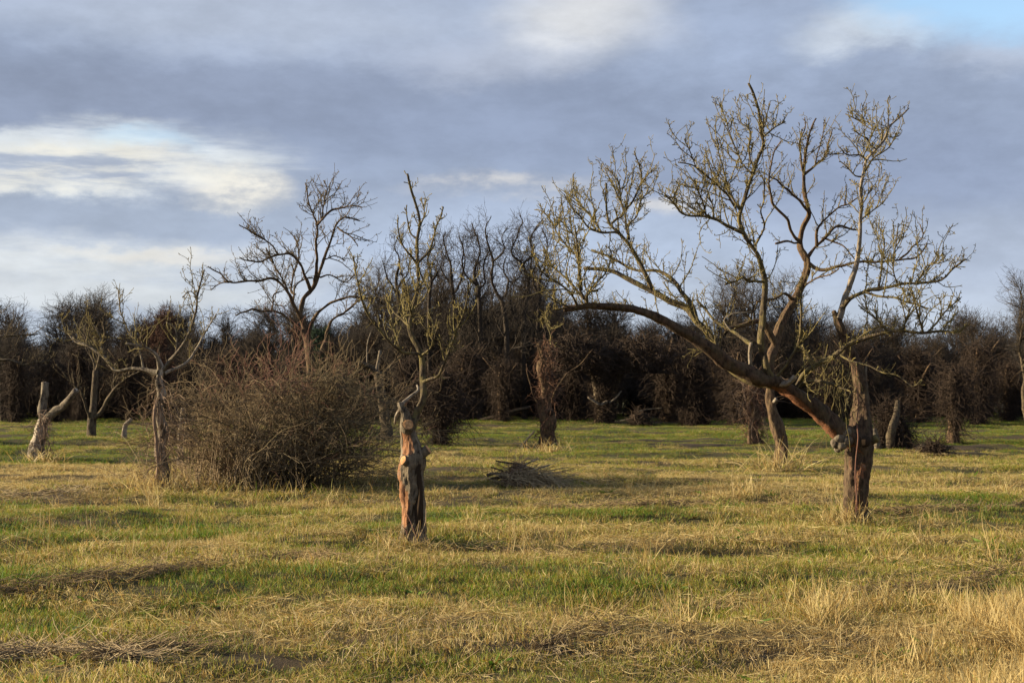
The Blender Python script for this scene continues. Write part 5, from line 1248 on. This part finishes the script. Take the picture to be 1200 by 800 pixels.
        n = 260; P = np.stack((r2.normal(0, .7, n), r2.normal(0, .7, n), r2.uniform(.8, 2.4, n)), 1); G = grow(P, r2.normal(0, 1, (n, 3)) + (0, 0, .9), .5 + .9 * r2.random(n), 7, .3, -.03, r2); tubes(mb, G, taper(n, 8, np.full(n, .009), np.full(n, .005)), 3, r2.random(n))
        t = mb.build('vines', M['vine'], root); t['kind'] = 'stuff'; KIDS[root.name] = [c, t]; thick.append(root)
    k = 0
    for Y, step, h0, h1 in ((63.5, 7.5, .9, 2.4), (67.0, 3.0, .9, 2.7), (71, 2.3, 1.2, 3.0)):
        x = -.44 * Y
        while x < .44 * Y:
            h = rng.uniform(h0, h1); yy = Y + rng.normal(0, .9)
            proto = thick[k % 3]
            o = proto if k < 3 else copy_kids(proto, 'vine_thicket')
            o.location = (x, yy, -.05); s = h / 2.6; w = s * rng.choice((.55, .8, 1.1, 1.4)) * rng.uniform(.85, 1.15); o.rotation_euler = (0, 0, rng.random() * 6.28); o.scale = (w, w, s)
            tag(o, 'brown leafless thicket matted with vines along the wood edge', 'thicket', 'vine thickets along the wood edge'); k += 1
            x += step * rng.uniform(.4, 1.6)
    draped = []
    for s_ in range(3):
        r2 = np.random.default_rng(480 + s_); root = bpy.data.objects.new('vine_draped_trunk', None); COL.objects.link(root); root.empty_display_size = .2
        mb = MB(); limb(mb, [(0, 0, -.1), (r2.normal(0, .06), 0, .9), (r2.normal(0, .12), .05, 1.9), (r2.normal(0, .18), 0, 2.9)], [.2, .15, .13, .05], sides=9, step=.15, rough=.25, seed=s_, flare=.4)
        for q_ in range(3):
            a_ = r2.uniform(0, 6.28); limb(mb, [(0, 0, 1.5 + .3 * q_), (.4 * math.cos(a_), .4 * math.sin(a_), 2.0 + .3 * q_), (1.0 * math.cos(a_), 1.0 * math.sin(a_), 2.5 + .35 * q_)], [.08, .06, .03], sides=6, step=.15, rough=.2, seed=q_, crook=.05)
        t = mb.build('trunk', M['bark_mid'], root)
        pr = prof_of((0, .28), (.3, .22), (.5, .45), (.75, .75), (.92, .6), (1, .2)) if s_ != 1 else prof_of((0, .45), (.2, .3), (.6, .38), (.9, .3), (1, .1))
        mb = MB(); tangle(mb, 1100, pr, 3.0, r2, L=(.3, 1.1), rad=.011, seg=7, shell=.35)
        n = 120; P = np.stack((r2.normal(0, .45, n), r2.normal(0, .45, n), r2.uniform(1.5, 3.0, n)), 1); G = grow(P, r2.normal(0, 1, (n, 3)), .5 + 1.0 * r2.random(n), 7, .22, -.10, r2); tubes(mb, G, taper(n, 8, np.full(n, .009), np.full(n, .005)), 3, r2.random(n))
        v = mb.build('vines', M['vine'], root); v['kind'] = 'stuff'; KIDS[root.name] = [t, v]; draped.append(root)
    for k, (px, Y, h) in enumerate(((62, 60, 2.6), (90, 63, 3.2), (150, 62, 3.0), (262, 60, 3.0), (478, 58, 2.6), (545, 62, 3.1), (588, 60, 2.6), (672, 61, 3.2), (785, 60, 3.4), (842, 62, 2.8), (865, 55, 3.0), (975, 58, 2.7), (1004, 61, 3.3), (1075, 60, 3.0), (1146, 57, 3.2), (1182, 61, 2.6), (18, 58, 2.9))):
        o = draped[k % 3] if k < 3 else copy_kids(draped[k % 3], 'vine_draped_trunk')
        s = h / 3.0; o.location = ((px - 600) / F_PX * Y, Y, -.03); o.rotation_euler = (0, 0, rng.random() * 6.28); o.scale = (s * rng.uniform(.8, 1.2),) * 2 + (s,)
        tag(o, 'old trunk draped in dead brown vines standing just in front of the wood', 'tree', 'vine draped trunks in front of the wood')
    # far wood, seen as one mass through and beyond the nearer trees
    tc = bpy.data.collections.new('far_wood_models')
    r2 = np.random.default_rng(500); pts = []
    for Y, d in ((100, 2.6), (112, 2.8), (130, 3.2), (170, 4.5), (240, 6), (340, 8)):
        x = -.5 * Y
        while x < .5 * Y: pts.append((x, Y + r2.normal(0, 2), 0)); x += d * r2.uniform(.7, 1.3)
    pts = np.array(pts, np.float32)
    for k in range(2):
        a, b = wood_tree_mesh(np.random.default_rng(510 + k), 6.5, 2.2, limbs=11, forks=8, twigs=6, fine=2, clear=.15, twig_len=1.0, rt=.022)
        a.v += []; mb = a
        nv = a.nv
        for arr in b.v: pass
        off = a.nv
        a.v.extend(b.v); a.q.extend([q + off for q in b.q]); a.t.extend([q + off for q in b.t]); a.tint.extend(b.tint); a.nv += b.nv; a.extra = {}
        o = a.build('far_tree_%d' % k, M['twig_wood'], link=False); tc.objects.link(o)
    me = bpy.data.meshes.new('distant_wood'); me.vertices.add(len(pts)); me.vertices.foreach_set('co', pts.ravel())
    px = 600 + pts[:, 0] / pts[:, 1] * F_PX; hgt = EYE + (448 - skyline(px) - 8) / F_PX * pts[:, 1]
    hgt = np.minimum(hgt, 11.5) * r2.uniform(.88, 1.04, len(pts))
    a = me.attributes.new('size', 'FLOAT', 'POINT'); a.data.foreach_set('value', (hgt / 6.9).astype(np.float32))
    a = me.attributes.new('turn', 'FLOAT_VECTOR', 'POINT'); a.data.foreach_set('vector', np.stack((0 * hgt, 0 * hgt, r2.random(len(hgt)) * 6.28), 1).astype(np.float32).ravel())
    a = me.attributes.new('pick', 'INT', 'POINT'); a.data.foreach_set('value', r2.integers(0, 2, len(hgt)).astype(np.int32))
    o = bpy.data.objects.new('distant_wood', me); COL.objects.link(o); tag(o, 'far bare woodland seen as one brown mass beyond the nearer trees', kind='stuff')
    ng = bpy.data.node_groups.new('scatter_wood', 'GeometryNodeTree')
    ng.interface.new_socket('Geometry', in_out='INPUT', socket_type='NodeSocketGeometry'); ng.interface.new_socket('Geometry', in_out='OUTPUT', socket_type='NodeSocketGeometry')
    N_ = ng.nodes; L_ = ng.links; gi, go = N_.new('NodeGroupInput'), N_.new('NodeGroupOutput')
    ci = N_.new('GeometryNodeCollectionInfo'); ci.inputs['Collection'].default_value = tc; ci.inputs['Separate Children'].default_value = True; ci.inputs['Reset Children'].default_value = True
    ip = N_.new('GeometryNodeInstanceOnPoints'); ip.inputs['Pick Instance'].default_value = True; mp = N_.new('GeometryNodeMeshToPoints')
    def na(nm, tp):
        nd = N_.new('GeometryNodeInputNamedAttribute'); nd.data_type = tp; nd.inputs['Name'].default_value = nm; return nd.outputs[0]
    L_.new(gi.outputs[0], mp.inputs[0]); L_.new(mp.outputs[0], ip.inputs['Points']); L_.new(ci.outputs[0], ip.inputs['Instance']); L_.new(na('pick', 'INT'), ip.inputs['Instance Index'])
    L_.new(na('turn', 'FLOAT_VECTOR'), ip.inputs['Rotation']); L_.new(na('size', 'FLOAT'), ip.inputs['Scale']); L_.new(ip.outputs[0], go.inputs[0])
    md = o.modifiers.new('scatter', 'NODES'); md.node_group = ng
woodland()
